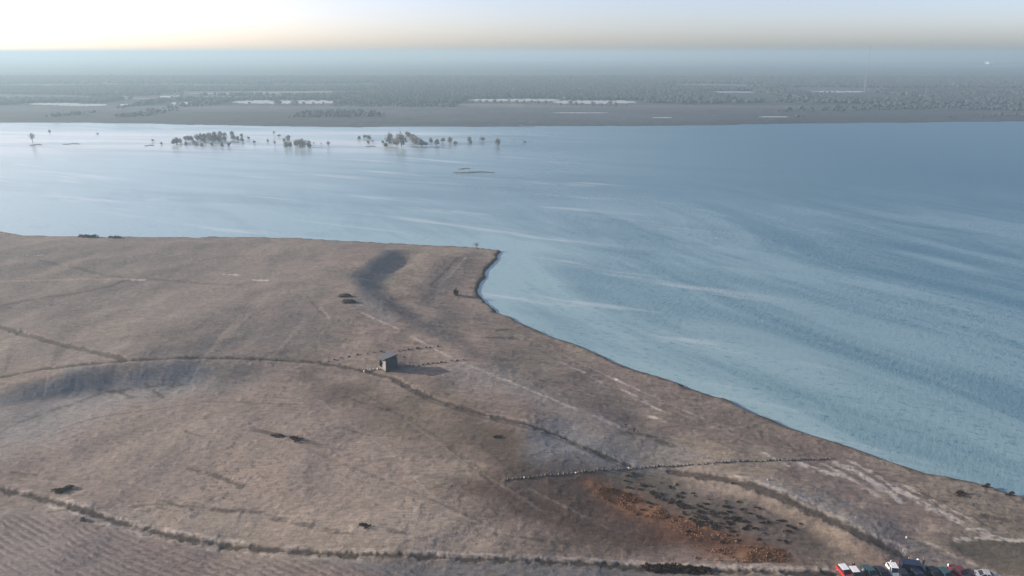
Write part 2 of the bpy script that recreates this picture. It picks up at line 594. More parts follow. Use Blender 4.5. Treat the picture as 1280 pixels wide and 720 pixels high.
# dark turf streaks, and two painted shadows
for pts, w in (([(320, 538), (345, 543), (372, 548), (402, 557)], 1.6), ([(125, 486), (150, 491), (166, 497)], 1.3),
               ([(182, 480), (192, 488), (204, 497)], 1.2), ([(236, 586), (270, 594), (302, 608)], 1.4),
               ([(452, 656), (480, 662), (508, 668)], 1.2), ([(507, 678), (530, 672), (552, 669)], 0.6),
               ([(15, 590), (44, 594)], 0.9), ([(430, 536), (460, 544)], 0.8), ([(230, 538), (250, 545)], 0.7),
               ([(610, 414), (640, 411)], 0.8), ([(560, 418), (600, 422), (640, 423)], 0.9), ([(545, 408), (572, 410)], 0.8),
               ([(585, 422), (640, 422)], 0.7), ([(590, 370), (566, 367)], 0.7), ([(555, 391), (580, 393)], 0.9),  # streak at the lone bush is its cast shadow, painted
               ([(200, 625), (240, 637), (330, 640)], 0.7), ([(340, 648), (400, 662), (440, 668)], 0.8),
               ([(620, 668), (690, 678), (720, 680)], 0.6), ([(0, 540), (60, 515), (130, 490), (230, 480)], 0.8),
               ([(430, 496), (480, 512), (540, 530)], 0.6), ([(985, 668), (1000, 656), (1010, 646)], 0.5),
               ([(992, 676), (1010, 660), (1022, 650)], 0.5), ([(780, 541), (812, 546), (838, 556)], 2.2),  # wide streak beside the walkers is painted shade
               ([(600, 556), (640, 590), (680, 620)], 0.5), ([(560, 560), (610, 600), (650, 640)], 0.5)):
    line(pts, w, DT, 0.72, 0.9, gap=0.38)
# pale tint patches on the far plateau
for px, py, w in ((172, 349, 1.6), (42, 318, 1.4), (325, 350, 2.2), (290, 343, 2.0)):
    line([(px - 8, py), (px + 8, py + 1)], w, PALE * 1.1, 0.6, 1.2, gap=0.40)
# scattered turf specks
blend(sstep(0.66, 0.80, n_spk) * sstep(0.35, 0.7, n_mid) * 0.55, C(0.10, 0.082, 0.068))
bank = np.zeros(len(gx))
P_ = atl([(860, 500), (1000, 560), (1300, 650), (1300, 690), (1100, 610), (980, 560)])
bank = sstep(-6, 6, np.where(inside(gx, gy, P_), 1, -1) * poly_dist(gx, gy, np.vstack([P_, P_[:1]]))[0])
blend(sstep(0.58, 0.70, fbm(gx, gy, 1.5, 2, 131)) * bank * 0.65, C(0.080, 0.064, 0.054))
col = np.clip(col * C(0.935, 0.93, 0.895), 0.015, 0.8)

gz = gzs + micro(gx, gy) * sstep(-0.5, 3.0, dco) * (1 - 0.5 * fm)
gz = gz - fm * 0.06 * furr * sstep(0.25, 0.6, n_fine)
for k in ('T1', 'T2', 'T3', 'T4'):
    gz = gz - 0.22 * sstep(0.6, -0.5, LINES[k])

nr, nc = GX.shape
idx = np.arange(nr * nc).reshape(nr, nc)
F = np.stack([idx[:-1, :-1], idx[1:, :-1], idx[1:, 1:], idx[:-1, 1:]], -1).reshape(-1, 4)
fd = dco[F].max(1)
keep = fd > -22
trackmask = np.zeros(len(F), bool)
tm = np.minimum.reduce([LINES[k] for k in ('T1', 'T2', 'T3', 'T5')])
trackmask = (tm[F].mean(1) < 0.0) & keep
# the ridge of the ground: smooth normals shared across the cut come from one full mesh
V = np.stack([gx, gy, gz], 1)
e1 = V[F[:, 2]] - V[F[:, 0]]
e2 = V[F[:, 3]] - V[F[:, 1]]
fn = np.cross(e1, e2)
vn = np.zeros_like(V)
for j in range(4):
    for a in range(3):
        vn[:, a] += np.bincount(F[:, j], fn[:, a], len(V))
vn /= np.maximum(np.linalg.norm(vn, axis=1, keepdims=True), 1e-9)


def sub_ground(name, faces):
    used, inv = np.unique(faces.ravel(), return_inverse=True)
    me = np_mesh(name, V[used], inv.reshape(-1, 4), M_GROUND, True, col[used])
    me.normals_split_custom_set_from_vertices([tuple(n) for n in vn[used]])
    return tag(link(name, me), kind='structure')


tag(sub_ground('ground', F[keep & ~trackmask]), 'sandy heath shore with frost and dry turf')
which = np.argmin(np.stack([LINES[k] for k in ('T1', 'T2', 'T3', 'T5')]), 0)
wf = which[F[:, 0]]
for i in range(4):
    tag(sub_ground('dirt_track', F[trackmask & (wf == i)]), 'rutted dirt track across the heath')

# ----------------------------------------------------------------------------
# lake
# ----------------------------------------------------------------------------
def water_material(name, calm=False):
    m = bpy.data.materials.new(name)
    m.use_nodes = True
    nt = m.node_tree
    N, Lk = nt.nodes, nt.links
    b = N['Principled BSDF']
    b.inputs['Base Color'].default_value = (0.020, 0.060, 0.105, 1)
    b.inputs['IOR'].default_value = 1.333
    b.inputs['Specular IOR Level'].default_value = 0.5
    if calm:
        b.inputs['Roughness'].default_value = 0.06
        return m
    geo = N.new('ShaderNodeNewGeometry')

    def noise(scale, detail, rough, mp_rot=0.0, mp_scale=(1, 1, 1), dist=0.0):
        mp = N.new('ShaderNodeMapping')
        mp.vector_type = 'TEXTURE'
        mp.inputs['Rotation'].default_value = (0, 0, -mp_rot)
        mp.inputs['Scale'].default_value = tuple(1.0 / q for q in mp_scale)
        Lk.new(geo.outputs['Position'], mp.inputs['Vector'])
        n = N.new('ShaderNodeTexNoise')
        n.inputs['Scale'].default_value = scale
        n.inputs['Detail'].default_value = detail
        n.inputs['Roughness'].default_value = rough
        n.inputs['Distortion'].default_value = dist
        Lk.new(mp.outputs['Vector'], n.inputs['Vector'])
        return n.outputs['Fac']

    def math_(op, a, b_=None, clamp=False):
        n = N.new('ShaderNodeMath')
        n.operation = op
        n.use_clamp = clamp
        for i, v in enumerate((a, b_)):
            if v is None:
                continue
            if isinstance(v, (int, float)):
                n.inputs[i].default_value = v
            else:
                Lk.new(v, n.inputs[i])
        return n.outputs[0]

    def ramp(v, a, b_, lo, hi):
        n = N.new('ShaderNodeMapRange')
        n.interpolation_type = 'SMOOTHSTEP'
        n.inputs['From Min'].default_value = a
        n.inputs['From Max'].default_value = b_
        n.inputs['To Min'].default_value = lo
        n.inputs['To Max'].default_value = hi
        Lk.new(v, n.inputs['Value'])
        return n.outputs['Result']

    # wind streets of rippled water; sky sheen is painted into the colour, stronger towards the west
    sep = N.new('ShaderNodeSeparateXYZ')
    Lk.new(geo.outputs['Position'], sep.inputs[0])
    west_sheen = ramp(sep.outputs['X'], -400, 430, 1.0, 0.0)
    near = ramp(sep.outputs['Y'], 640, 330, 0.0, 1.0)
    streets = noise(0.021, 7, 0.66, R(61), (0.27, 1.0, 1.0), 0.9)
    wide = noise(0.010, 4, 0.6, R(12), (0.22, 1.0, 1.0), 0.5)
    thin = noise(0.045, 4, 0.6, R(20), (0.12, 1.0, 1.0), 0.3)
    sheen_e = ramp(streets, 0.36, 0.66, 0.0, 1.0)
    sheen_w = math_('ADD', math_('MULTIPLY', ramp(wide, 0.36, 0.60, 0.0, 1.0), 0.6), math_('MULTIPLY', ramp(thin, 0.38, 0.62, 0, 1), 0.4))
    sky_sheen = math_('ADD', math_('MULTIPLY', math_('MULTIPLY', sheen_e, near), 0.46), math_('MULTIPLY', math_('MULTIPLY', sheen_w, west_sheen), 0.40))
    sky_sheen = math_('ADD', sky_sheen, math_('MULTIPLY', west_sheen, 0.68), True)
    sa = N.new('ShaderNodeAttribute')             # paler colour along the bank
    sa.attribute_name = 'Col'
    sky_sheen = math_('ADD', sky_sheen, math_('MULTIPLY', sa.outputs['Fac'], 0.32), True)
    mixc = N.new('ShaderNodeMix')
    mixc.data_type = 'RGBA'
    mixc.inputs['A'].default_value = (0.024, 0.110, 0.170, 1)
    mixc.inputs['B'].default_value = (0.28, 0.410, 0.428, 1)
    speck = ramp(noise(0.60, 3, 0.65, R(20), (0.5, 1.0, 1.0), 0.2), 0.54, 0.66, 0.0, 1.0)  # dark sides of wavelets painted as specks in the colour
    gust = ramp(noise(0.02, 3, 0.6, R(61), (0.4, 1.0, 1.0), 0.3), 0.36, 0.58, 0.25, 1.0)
    sky_sheen = math_('SUBTRACT', sky_sheen, math_('MULTIPLY', math_('MULTIPLY', speck, gust), math_('MULTIPLY', near, 0.32)), True)
    Lk.new(sky_sheen, mixc.inputs['Factor'])
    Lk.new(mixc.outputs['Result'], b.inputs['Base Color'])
    # bright sky reflection painted white into the water between the drowned trees
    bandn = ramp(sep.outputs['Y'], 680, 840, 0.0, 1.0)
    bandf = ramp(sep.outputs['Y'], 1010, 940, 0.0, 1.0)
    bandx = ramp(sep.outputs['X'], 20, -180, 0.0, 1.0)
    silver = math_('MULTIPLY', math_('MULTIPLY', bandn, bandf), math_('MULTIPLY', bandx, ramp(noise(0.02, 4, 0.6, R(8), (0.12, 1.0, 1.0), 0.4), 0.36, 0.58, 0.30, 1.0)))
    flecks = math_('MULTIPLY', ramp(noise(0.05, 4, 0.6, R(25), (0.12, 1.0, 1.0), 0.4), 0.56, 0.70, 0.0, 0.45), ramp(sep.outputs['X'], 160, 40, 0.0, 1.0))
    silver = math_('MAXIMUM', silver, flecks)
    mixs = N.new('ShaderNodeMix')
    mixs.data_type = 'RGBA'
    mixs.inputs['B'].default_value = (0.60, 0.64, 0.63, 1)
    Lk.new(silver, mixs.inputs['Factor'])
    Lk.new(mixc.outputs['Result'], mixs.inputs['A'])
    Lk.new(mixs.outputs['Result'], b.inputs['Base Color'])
    wind = math_('SUBTRACT', 1.0, sky_sheen, True)
    Lk.new(ramp(wind, 0.0, 1.0, 0.20, 0.32), b.inputs['Roughness'])
    w1 = noise(0.55, 3, 0.6, R(35), (1.0, 0.45, 1.0))
    w2 = noise(1.7, 2, 0.5, R(25), (1.0, 0.5, 1.0))
    hgt = math_('ADD', w1, math_('MULTIPLY', w2, 0.4))
    bp = N.new('ShaderNodeBump')
    bp.inputs['Distance'].default_value = 0.5
    Lk.new(ramp(wind, 0.0, 1.0, 0.10, 0.55), bp.inputs['Strength'])
    Lk.new(hgt, bp.inputs['Height'])
    Lk.new(bp.outputs['Normal'], b.inputs['Normal'])
    return m


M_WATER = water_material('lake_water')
M_POND = mat('hoar_frost', (0.40, 0.42, 0.43), 0.8, 0.2, 0.10, 0.02)
lv, lf = [], []
xs = np.concatenate([np.linspace(-6000, -320, 12), np.arange(-312, 320, 4.0), np.linspace(330, 6000, 12)])
ys = np.concatenate([[-300, -100], np.arange(20, 470, 4.0), np.linspace(480, 1500, 12)])
LX, LY = np.meshgrid(xs, ys)
li = np.arange(LX.size).reshape(LX.shape)
LF = np.stack([li[:-1, :-1], li[:-1, 1:], li[1:, 1:], li[1:, :-1]], -1).reshape(-1, 4)
lx, ly = LX.ravel(), LY.ravel()
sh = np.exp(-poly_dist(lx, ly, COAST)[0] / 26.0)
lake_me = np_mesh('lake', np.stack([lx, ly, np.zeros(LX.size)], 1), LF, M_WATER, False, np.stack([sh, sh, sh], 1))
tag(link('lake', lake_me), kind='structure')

# ----------------------------------------------------------------------------
# far shore and the plain out to the horizon
# ----------------------------------------------------------------------------
SHORE_PX = [(-800, 152), (-50, 153.5), (0, 153.5), (100, 153.5), (200, 155), (300, 157), (400, 158.5), (600, 158.5), (700, 158), (850, 157),
            (1000, 155), (1280, 151.5), (2100, 149)]
SHORE = gpl(SHORE_PX)


def shore_y(x):
    return np.interp(x, SHORE[:, 0], SHORE[:, 1])


def far_height(x, y):
    d = y - shore_y(x) + (fbm(x, y, 60, 3, 7) - 0.5) * 22
    z = np.where(d > 0, 0.4 + 3.0 * sstep(0, 60, d), np.maximum(-0.2 + 0.1 * d, -4))
    z = z + sstep(40, 400, d) * (fbm(x / 2.2, y, 420, 3, 17) - 0.5) * (1.2 + 8 * sstep(2300, 4000, y))
    z = z + sstep(3000, 12000, y) * (fbm(x / 3, y, 2600, 2, 27) - 0.4) * 34
    return z


frows = np.concatenate([np.arange(163, 110, -0.5), np.arange(110, 69.3, -0.2)])
fcols = np.concatenate([np.arange(-3000, -200, 80), np.arange(-200, 1480, 3.0), np.arange(1480, 4300, 80)])
fdz = -FOC * SP + (360 - frows) * CP
fy = CAM_H * (FOC * CP + (360 - frows) * SP) / -fdz
fs = CAM_H / -fdz
mx = fy < 28000
fy, fs = fy[mx], fs[mx]
fy = np.append(fy, 31000)
fs = np.append(fs, fs[-1] * 31000 / fy[-2])
FX = fs[:, None] * (fcols[None, :] - 640)
FY = np.repeat(fy[:, None], len(fcols), 1)
fx_, fy_ = FX.ravel(), FY.ravel()
fz_ = far_height(fx_, fy_)
wood_n = fbm(fx_ / 3.0, fy_, 190, 3, 37)
wood_far = fbm(fx_ / 4.0, fy_, 900, 3, 47)
wood = np.where(fy_ < 2500, sstep(0.46, 0.52, wood_n), sstep(0.40, 0.47, wood_far))
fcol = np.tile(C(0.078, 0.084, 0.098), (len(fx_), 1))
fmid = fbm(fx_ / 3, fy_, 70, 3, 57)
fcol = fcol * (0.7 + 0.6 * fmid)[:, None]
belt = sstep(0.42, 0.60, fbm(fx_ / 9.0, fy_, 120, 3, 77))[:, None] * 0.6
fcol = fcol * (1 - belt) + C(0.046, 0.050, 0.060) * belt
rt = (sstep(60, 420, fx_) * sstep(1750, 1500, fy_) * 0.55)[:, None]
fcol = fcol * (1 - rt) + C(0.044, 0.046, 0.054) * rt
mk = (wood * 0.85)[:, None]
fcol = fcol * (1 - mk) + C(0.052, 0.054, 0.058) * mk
pl = (sstep(0.60, 0.66, fbm(fx_ / 6.0, fy_, 85, 2, 67)) * sstep(1250, 1600, fy_) * 0.55 * (1 - wood))[:, None]
fcol = fcol * (1 - pl) + C(0.34, 0.31, 0.27) * pl
fi = np.arange(fx_.size).reshape(FX.shape)
FF = np.stack([fi[:-1, :-1], fi[:-1, 1:], fi[1:, 1:], fi[1:, :-1]], -1).reshape(-1, 4)
M_FAR = ground_material('far_soil', 0.03)
tag(link('far_plain', np_mesh('far_plain', np.stack([fx_, fy_, fz_], 1), FF, M_FAR, True, fcol)), kind='structure')


def far_at(px, py):
    z = 3.0
    for _ in range(8):
        x, y = gp(px, py, z)
        z = 0.5 * z + 0.5 * float(far_height(np.array([x]), np.array([y]))[0])
    return Vector((x, y, float(far_height(np.array([x]), np.array([y]))[0])))


# open meadows white with hoar frost between the woods
PONDS = [(36, 101, 130.0, 2.6), (72, 134, 131.2, 2.6), (150, 162, 131, 2), (199, 229, 121.5, 4), (214, 242, 129, 3.5),
         (289, 422, 127.6, 4.2), (583, 700, 125.2, 3.2), (690, 796, 127.6, 4.0), (880, 945, 115, 1.4), (1000, 1082, 114.6, 1.8),
         (690, 760, 141, 1.0), (948, 986, 146, 1.2), (815, 840, 147, 1.0)]
POND_XY = []
for i, (xa, xb, yc, th) in enumerate(PONDS):
    n = 40
    up, lo = [], []
    for k in range(n + 1):
        t = k / n
        px = xa + (xb - xa) * t
        env = min(1, 6 * t, 6 * (1 - t)) ** 0.5
        w = th / 2 * env
        a = gp(px, yc - w * (0.6 + 0.8 * random.random()))
        c = gp(px, yc + w * (0.6 + 0.8 * random.random()))
        up.append(a)
        lo.append(c)
    zz = max(float(far_height(np.array([p[0]]), np.array([p[1]]))[0]) for p in up + lo) + 0.3
    # lift compensates for the level of the plain so the sheet lies on it
    up = [gp(*q, zz) for q in [(xa + (xb - xa) * k / n, yc - th / 2 * min(1, 6 * k / n, 6 * (1 - k / n)) ** 0.5 * random.uniform(.6, 1.3)) for k in range(n + 1)]]
    lo = [gp(*q, zz) for q in [(xa + (xb - xa) * k / n, yc + th / 2 * min(1, 6 * k / n, 6 * (1 - k / n)) ** 0.5 * random.uniform(.6, 1.3)) for k in range(n + 1)]]
    vv = [(p[0], p[1], zz) for p in up] + [(p[0], p[1], zz) for p in lo]
    ff = [(k, n + 1 + k, n + 2 + k, k + 1) for k in range(n)]
    o = link('frosty_meadow', np_mesh('frosty_meadow', vv, ff, M_POND))
    tag(o, kind='structure')
    ax = np.array([p[0] for p in up])
    POND_XY.append((ax.min(), ax.max(), min(p[1] for p in lo), max(p[1] for p in up)))

# ----------------------------------------------------------------------------
# vegetation
# ----------------------------------------------------------------------------
M_TWIG = mat('bare_twigs', (0.25, 0.225, 0.205), 0.9, 0.1, 0.3, 0.6)
M_BARK = mat('bark', (0.070, 0.058, 0.048), 0.95, 0.1, 0.3, 2.0)
M_OLIVE = mat('olive_twigs', (0.115, 0.105, 0.055), 0.9, 0.1, 0.3, 0.6)
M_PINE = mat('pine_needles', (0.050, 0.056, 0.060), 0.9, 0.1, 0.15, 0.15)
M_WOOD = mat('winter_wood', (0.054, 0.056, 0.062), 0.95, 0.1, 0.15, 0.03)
M_SCRUB = mat('dark_scrub', (0.058, 0.036, 0.027), 0.9, 0.1, 0.3, 2.0)
M_SCRUB_GREEN = mat('grey_green_scrub', (0.080, 0.066, 0.052), 0.9, 0.1, 0.3, 2.0)


def leaf_cloud(lobes, n, size, rng, flat=0.0):
    """many small faces spread through a set of ellipsoid lobes (x, y, z, rx, ry, rz)"""
    V, Fc = [], []
    w = np.array([l[3] * l[4] * l[5] for l in lobes])
    ch = rng.choice(len(lobes), n, p=w / w.sum())
    for c in ch:
        l = lobes[c]
        d = rng.normal(size=3)
        d /= np.linalg.norm(d)
        r = rng.random() ** 0.45
        p = np.array(l[:3]) + d * r * np.array(l[3:])
        a = rng.normal(size=3)
        a /= np.linalg.norm(a)
        b = np.cross(a, rng.normal(size=3))
        b /= np.linalg.norm(b) + 1e-9
        s = size * rng.uniform(0.6, 1.4)
        k = len(V)
        V += [p - a * s, p + b * s * 0.55, p + a * s, p - b * s * 0.55]
        Fc.append((k, k + 1, k + 2, k + 3))
    return np.array(V), np.array(Fc)


def limb_mesh(name, h, spread, n, r0, rng, m):
    mb = MB()
    mb.cyl((0, 0, -0.6), (0, 0, h * 0.55), r0, r0 * 0.55, 7)
    mb.cyl((0, 0, h * 0.52), (rng.normal() * 0.2, rng.normal() * 0.2, h * 0.9), r0 * 0.55, r0 * 0.15, 6)
    for i in range(n):
        a = 2 * math.pi * i / n + rng.uniform(-0.4, 0.4)
        z0 = h * rng.uniform(0.2, 0.5)
        q = (math.cos(a) * spread * rng.uniform(.5, .85), math.sin(a) * spread * rng.uniform(.5, .85), z0 + h * rng.uniform(0.2, 0.4))
        mb.cyl((0, 0, z0), q, r0 * 0.42, r0 * 0.1, 5)
        mb.cyl(q, (q[0] * 1.25, q[1] * 1.25, q[2] + h * .15), r0 * 0.1, r0 * 0.04, 4)
    o = mb.build(name, m)
    me = o.data
    bpy.data.objects.remove(o)
    return me


def make_tree_meshes(k, h, rad, nleaf, lsize, mt, low=0.25):
    rng = np.random.default_rng(100 + k)
    lobes = []
    for i in range(6):
        a = rng.uniform(0, 2 * math.pi)
        rr = rad * rng.uniform(0.1, 0.5)
        zc = h * rng.uniform(low + 0.2, 0.74)
        s = rad * rng.uniform(0.45, 0.75)
        lobes.append((math.cos(a) * rr, math.sin(a) * rr, zc, s, s, s * rng.uniform(0.7, 1.1)))
    v, f = leaf_cloud(lobes, nleaf, lsize, rng)
    crown = np_mesh('crown', v, f, mt)
    trunk = limb_mesh('trunk', h, rad, 6, rad * 0.07, rng, M_BARK)
    return crown, trunk


ROUND = [make_tree_meshes(k, 8.0, 3.6, 420, 0.55, M_TWIG, -0.08) for k in range(5)]
OLIVE = [make_tree_meshes(20, 8.0, 3.6, 420, 0.5, M_OLIVE, -0.05)]
SPARSE = [make_tree_meshes(30 + k, 8.0, 3.4, 120, 0.45, M_TWIG, 0.2) for k in range(2)]


def tree(name, meshes, loc, s, label, group=None, rz=None, sy=1.0):
    r = thing(name, label, 'tree', loc, random.uniform(0, 6.28) if rz is None else rz, group, (s, s, s * sy))
    link('crown', meshes[0], r)
    link('trunk', meshes[1], r)
    return r


PXM = lambda py: 1.0      # about one metre a pixel out there
# (px, py of the base, crown height in pixels, height factor)
LEFT_CLUMP = [(217.6, 181, 6, 1), (220.6, 180.5, 7, 1.1), (226, 179, 5, 1), (232.4, 181, 3.5, 1), (232, 176, 5, 1), (236, 176.5, 6, 1),
              (240, 176, 6, 1), (243, 180, 4, 1), (246, 182, 4, 1), (247, 176, 7, 1), (251, 176, 8, 1), (255, 178.5, 7, 1),
              (257, 175, 7, 1), (252, 183, 4, 1), (261, 172, 6, 1), (264, 177, 8, 1), (268, 169.5, 5, 1), (269, 177, 9, 1.05),
              (274.5, 177, 8, 1), (275.5, 170.5, 6, 1), (280.5, 171, 5, 1), (281.5, 176, 6, 1), (265, 182, 3.5, 1),
              (278, 183, 5, 1), (286.6, 183, 5, 1), (290.7, 170.5, 6, 1), (292, 174.5, 6, 1), (297, 176, 5, 1), (302, 171, 4, 1),
              (303, 177.5, 5, 1), (311, 174, 4, .7)]
MID_CLUMP = [(355, 177, 4, 1), (360, 176, 6, 1), (358, 184, 6, 1.1), (363, 184, 5, 1.1), (370, 184, 7, 1.05), (374, 181, 6, 1),
             (379, 184.5, 8, 1.1), (387, 184, 6, 1.2)]
RIGHT_CLUMP = [(449, 174.5, 5, .8), (456, 173, 5, .8), (461.5, 174, 6, .8), (460.5, 179.5, 4, .8)]
BIG_CLUMP = [(487.5, 180, 9, 1.4), (495, 182.5, 7, 1.2), (502, 183.5, 11, 1.3), (511, 172.5, 7, 1), (515.5, 177, 8, 1), (520.5, 180, 9, 1),
             (526.5, 183, 9, .9), (532, 182.5, 6, .8), (508, 169.5, 5, 1)]
gi = 0


def drowned(px, py, s, sy, label, group=None, meshes=None):
    global gi
    x, y = gp(px, py, 0)
    m = meshes or ROUND[gi % len(ROUND)]
    gi += 1
    return tree('drowned_tree', m, (x, y, 0), s * 1.12 / 8.0 * 1.15, label, group, None, sy)


for px, py, s, sy in LEFT_CLUMP:
    drowned(px, py, s, sy, 'bare round tree standing in the lake in the long dense clump, the leftmost thick one', 'trees of the dense left clump in the water')
for px, py, s, sy in MID_CLUMP:
    drowned(px, py, s, sy, 'bare round tree in the lake in the tight row just right of the long clump', 'trees of the middle row in the water')
for px, py, s, sy in RIGHT_CLUMP:
    drowned(px, py, s, sy, 'low spreading tree at the left start of the right-hand group in the lake', 'low trees of the right group in the water')
for px, py, s, sy in BIG_CLUMP:
    drowned(px, py, s, sy, 'tall bare tree massed with others in the darkest right-hand group in the lake', 'tall trees of the right group in the water')
SINGLES = [(41, 178.5, 9, 1.15, 'tall sparse see-through tree standing alone at the far left of the lake', 's'),
           (62, 165, 3, 1, 'tiny bush in the lake just right of the tall sparse tree'),
           (122, 168, 3, .6, 'small low bush alone in open water left of the dense clump'),
           (191, 177, 3, 1, 'small dark bush, first one left of the dense clump'),
           (202, 181, 3, 1, 'small bush nearly touching the dense clump on its left side'),
           (318, 179, 3, 1, 'small round bush, last one right of the dense clump'),
           (335, 177, 3, 1, 'tiny bush in the gap between dense clump and middle row'),
           (342.5, 169, 4, 1.3, 'thin upright bush at the back of the middle row', 's'),
           (348.6, 171, 4, .7, 'low flat bush at the back of the middle row'),
           (344, 182.5, 5, 1.2, 'pale see-through tree at the left end of the middle row', 's'),
           (392, 181, 3, 1, 'tiny pale bush just right of the middle row', 's'),
           (401.5, 181.5, 2.5, 1, 'tiniest bush standing between middle row and the lone tree to its right', 's'),
           (411, 184.5, 5.5, 1.3, 'lone slim tree in bright water well right of the middle row', 's'),
           (466, 177.5, 3, .7, 'small flat bush right of the low spreading trees'),
           (482.5, 184, 6, 1, 'olive tinted tree at the front of the right-hand group', 'o'),
           (479, 179, 4, 1, 'small pale olive bush behind the olive tinted tree', 'o'),
           (539, 177.5, 5, 1, 'pale bush right behind the end of the dark group'),
           (546, 181.5, 7, .95, 'medium round tree just right of the dark group'),
           (553.5, 178, 5, 1, 'smaller tree second to the right of the dark group'),
           (563, 179, 7, 1.05, 'peaked tree third to the right of the dark group'),
           (569, 180.5, 5, .7, 'low bush at the right foot of the peaked tree'),
           (586.5, 177, 6, .95, 'round bush with a smaller one in front of it in open water'),
           (588.5, 180, 4, .9, 'small bush in front of a round one in open water'),
           (603, 176.5, 6, .8, 'half-round bush alone between two pairs of bushes on the right'),
           (622.7, 182, 7.5, 1.1, 'upright dark tree, last tall one on the right in the lake'),
           (656, 178, 5, .35, 'flat low bush, farthest right of all in the lake')]
for e in SINGLES:
    ms = {'s': SPARSE[0], 'o': OLIVE[0]}.get(e[5]) if len(e) > 5 else None
    drowned(e[0], e[1], e[2], e[3], e[4], None, ms)

# sand bars and a reed island in the lake
M_BAR = mat('wet_sand', (0.075, 0.066, 0.058), 0.8, 0.3, 0.3, 0.3)


def bar(px0, px1, py, w, name='sandbar'):
    n = 24
    top, V_, F_ = [], [], []
    for k in range(n + 1):
        t = k / n
        x, y = gp(px0 + (px1 - px0) * t, py + 0.5 * math.sin(t * 7), 0)
        ww = w * math.sin(math.pi * t) ** 0.5 * random.uniform(0.5, 1.2)
        V_ += [(x, y - ww, -0.12), (x, y, 0.7 * random.uniform(0.4, 1)), (x, y + ww, -0.12)]
    for k in range(n):
        a = 3 * k
        F_ += [(a, a + 3, a + 4, a + 1), (a + 1, a + 4, a + 5, a + 2)]
    return tag(link(name, np_mesh(name, V_, F_, M_BAR, True)), kind='structure')


bar(566, 618, 215.5, 6)
bar(572, 588, 211, 3.5)
bar(37, 52, 181, 8)
bar(78, 100, 180, 6)
bar(180, 192, 182, 6)
bar(457, 470, 183, 5)

# far woods ---------------------------------------------------------------------
ICO_V = None


def ico():
    bm = bmesh.new()
    bmesh.ops.create_icosphere(bm, subdivisions=1, radius=1)
    bm.verts.ensure_lookup_table()
    v = np.array([v.co[:] for v in bm.verts])
    f = np.array([[x.index for x in fc.verts] for fc in bm.faces])
    bm.free()
    return v, f


IV, IF = ico()


def wood_mesh(name, pts, m, hmin, hmax, wid):
    """a far-off wood: every crown a ragged clump, merged"""
    n = len(pts)
    h = RNG.uniform(hmin, hmax, n)
    sx = h * RNG.uniform(wid * 0.7, wid * 1.3, n)
    V_ = np.repeat(IV[None], n, 0)
    jit = 1 + RNG.normal(0, 0.16, (n, len(IV), 1))
    V_ = V_ * jit
    V_ = V_ * np.stack([sx, sx, h * 0.5], 1)[:, None, :]
    V_[:, :, 2] += (h * 0.46)[:, None]
    V_ += pts[:, None, :]
    F_ = IF[None] + (np.arange(n) * len(IV))[:, None, None]
    return np_mesh(name, V_.reshape(-1, 3), F_.reshape(-1, 3), m, True)


def scatter_wood(name, px0, px1, y0, y1, thresh, dx, dy, m, hmin, hmax, wid, label, fn=None):
    pts = []
    yy = y0
    P = []
    while yy < y1:
        xa, xb = (px0 - 640) / FOC * yy, (px1 - 640) / FOC * yy
        n = int((xb - xa) / dx)
        x = RNG.uniform(xa, xb, n)
        y = yy + RNG.uniform(-dy, dy, n)
        P.append(np.stack([x, y], 1))
        yy += dy
    P = np.vstack(P)
    nz = fbm(P[:, 0] / 3.0, P[:, 1], 190, 3, 37) if y1 < 2600 else fbm(P[:, 0] / 4.0, P[:, 1], 900, 3, 47)
    k = nz + (RNG.random(len(P)) - 0.5) * 0.05 > thresh
    k &= P[:, 1] > shore_y(P[:, 0]) + 45
    for a, b, c, d in POND_XY:                    # keep water and the view to it open
        k &= ~((P[:, 0] > a - 6) & (P[:, 0] < b + 6) & (P[:, 1] > c - 300) & (P[:, 1] < d + 6))
    if fn is not None:
        k &= fn(P)
    P = P[k]
    z = far_height(P[:, 0], P[:, 1])
    o = link(name, wood_mesh(name, np.column_stack([P, z]), m, hmin, hmax, wid))
    return tag(o, label, 'wood', kind='stuff')


scatter_wood('scrub_belt', -300, 1580, 1165, 1440, 0.40, 6, 14, M_WOOD, 2.5, 6, 0.6, 'low bare scrub along the far shore of the lake')
scatter_wood('near_wood', -300, 1580, 1440, 2450, 0.46, 4.5, 18, M_WOOD, 6, 8.5, 0.6, 'hazy bare wood across the lake behind the scrub')
scatter_wood('far_wood', -300, 1580, 2450, 3100, 0.42, 7, 30, M_PINE, 8, 9.5, 0.8, 'blue hazy forest reaching towards the horizon')

# the trees one can tell apart against the ponds
gi = 0
for px, py, hpx in [(312, 131, 4), (345, 131, 7), (350, 131, 6), (367, 131, 7), (371, 131.5, 6), (380, 131, 4), (392, 131, 4), (404, 131, 3.5),
                    (222, 131, 6), (228, 132, 6), (217, 126, 5), (567, 127, 4)]:
    p = far_at(px, py)
    tree('shore_tree', ROUND[gi % 5], p, hpx * 1.9 / 8, 'tall bare tree dark against the white frosty meadow left of the middle' if px < 500 else
         'single bare tree at the left end of the long white frosty meadow', 'trees before the left frosty meadow' if px < 500 else None)
    gi += 1
for px, py, hpx in [(590, 129, 4), (600, 129, 5), (609, 129, 4), (618, 129, 5), (627, 129, 4), (636, 129, 5), (646, 129.5, 5), (655, 129.5, 4.5),
                    (664, 130, 5), (673, 130, 5), (682, 130, 4.5), (700, 132, 4), (713, 132, 7), (720, 132, 5), (727, 132, 4), (741, 133, 6),
                    (752, 133, 4), (762, 133, 7), (770, 133, 5), (783, 133, 4)]:
    p = far_at(px, py)
    tree('shore_tree', ROUND[gi % 5], p, hpx * 1.9 / 8, 'tree in the row along the near edge of the long white frosty meadow', 'tree row at the long frosty meadow')
    gi += 1
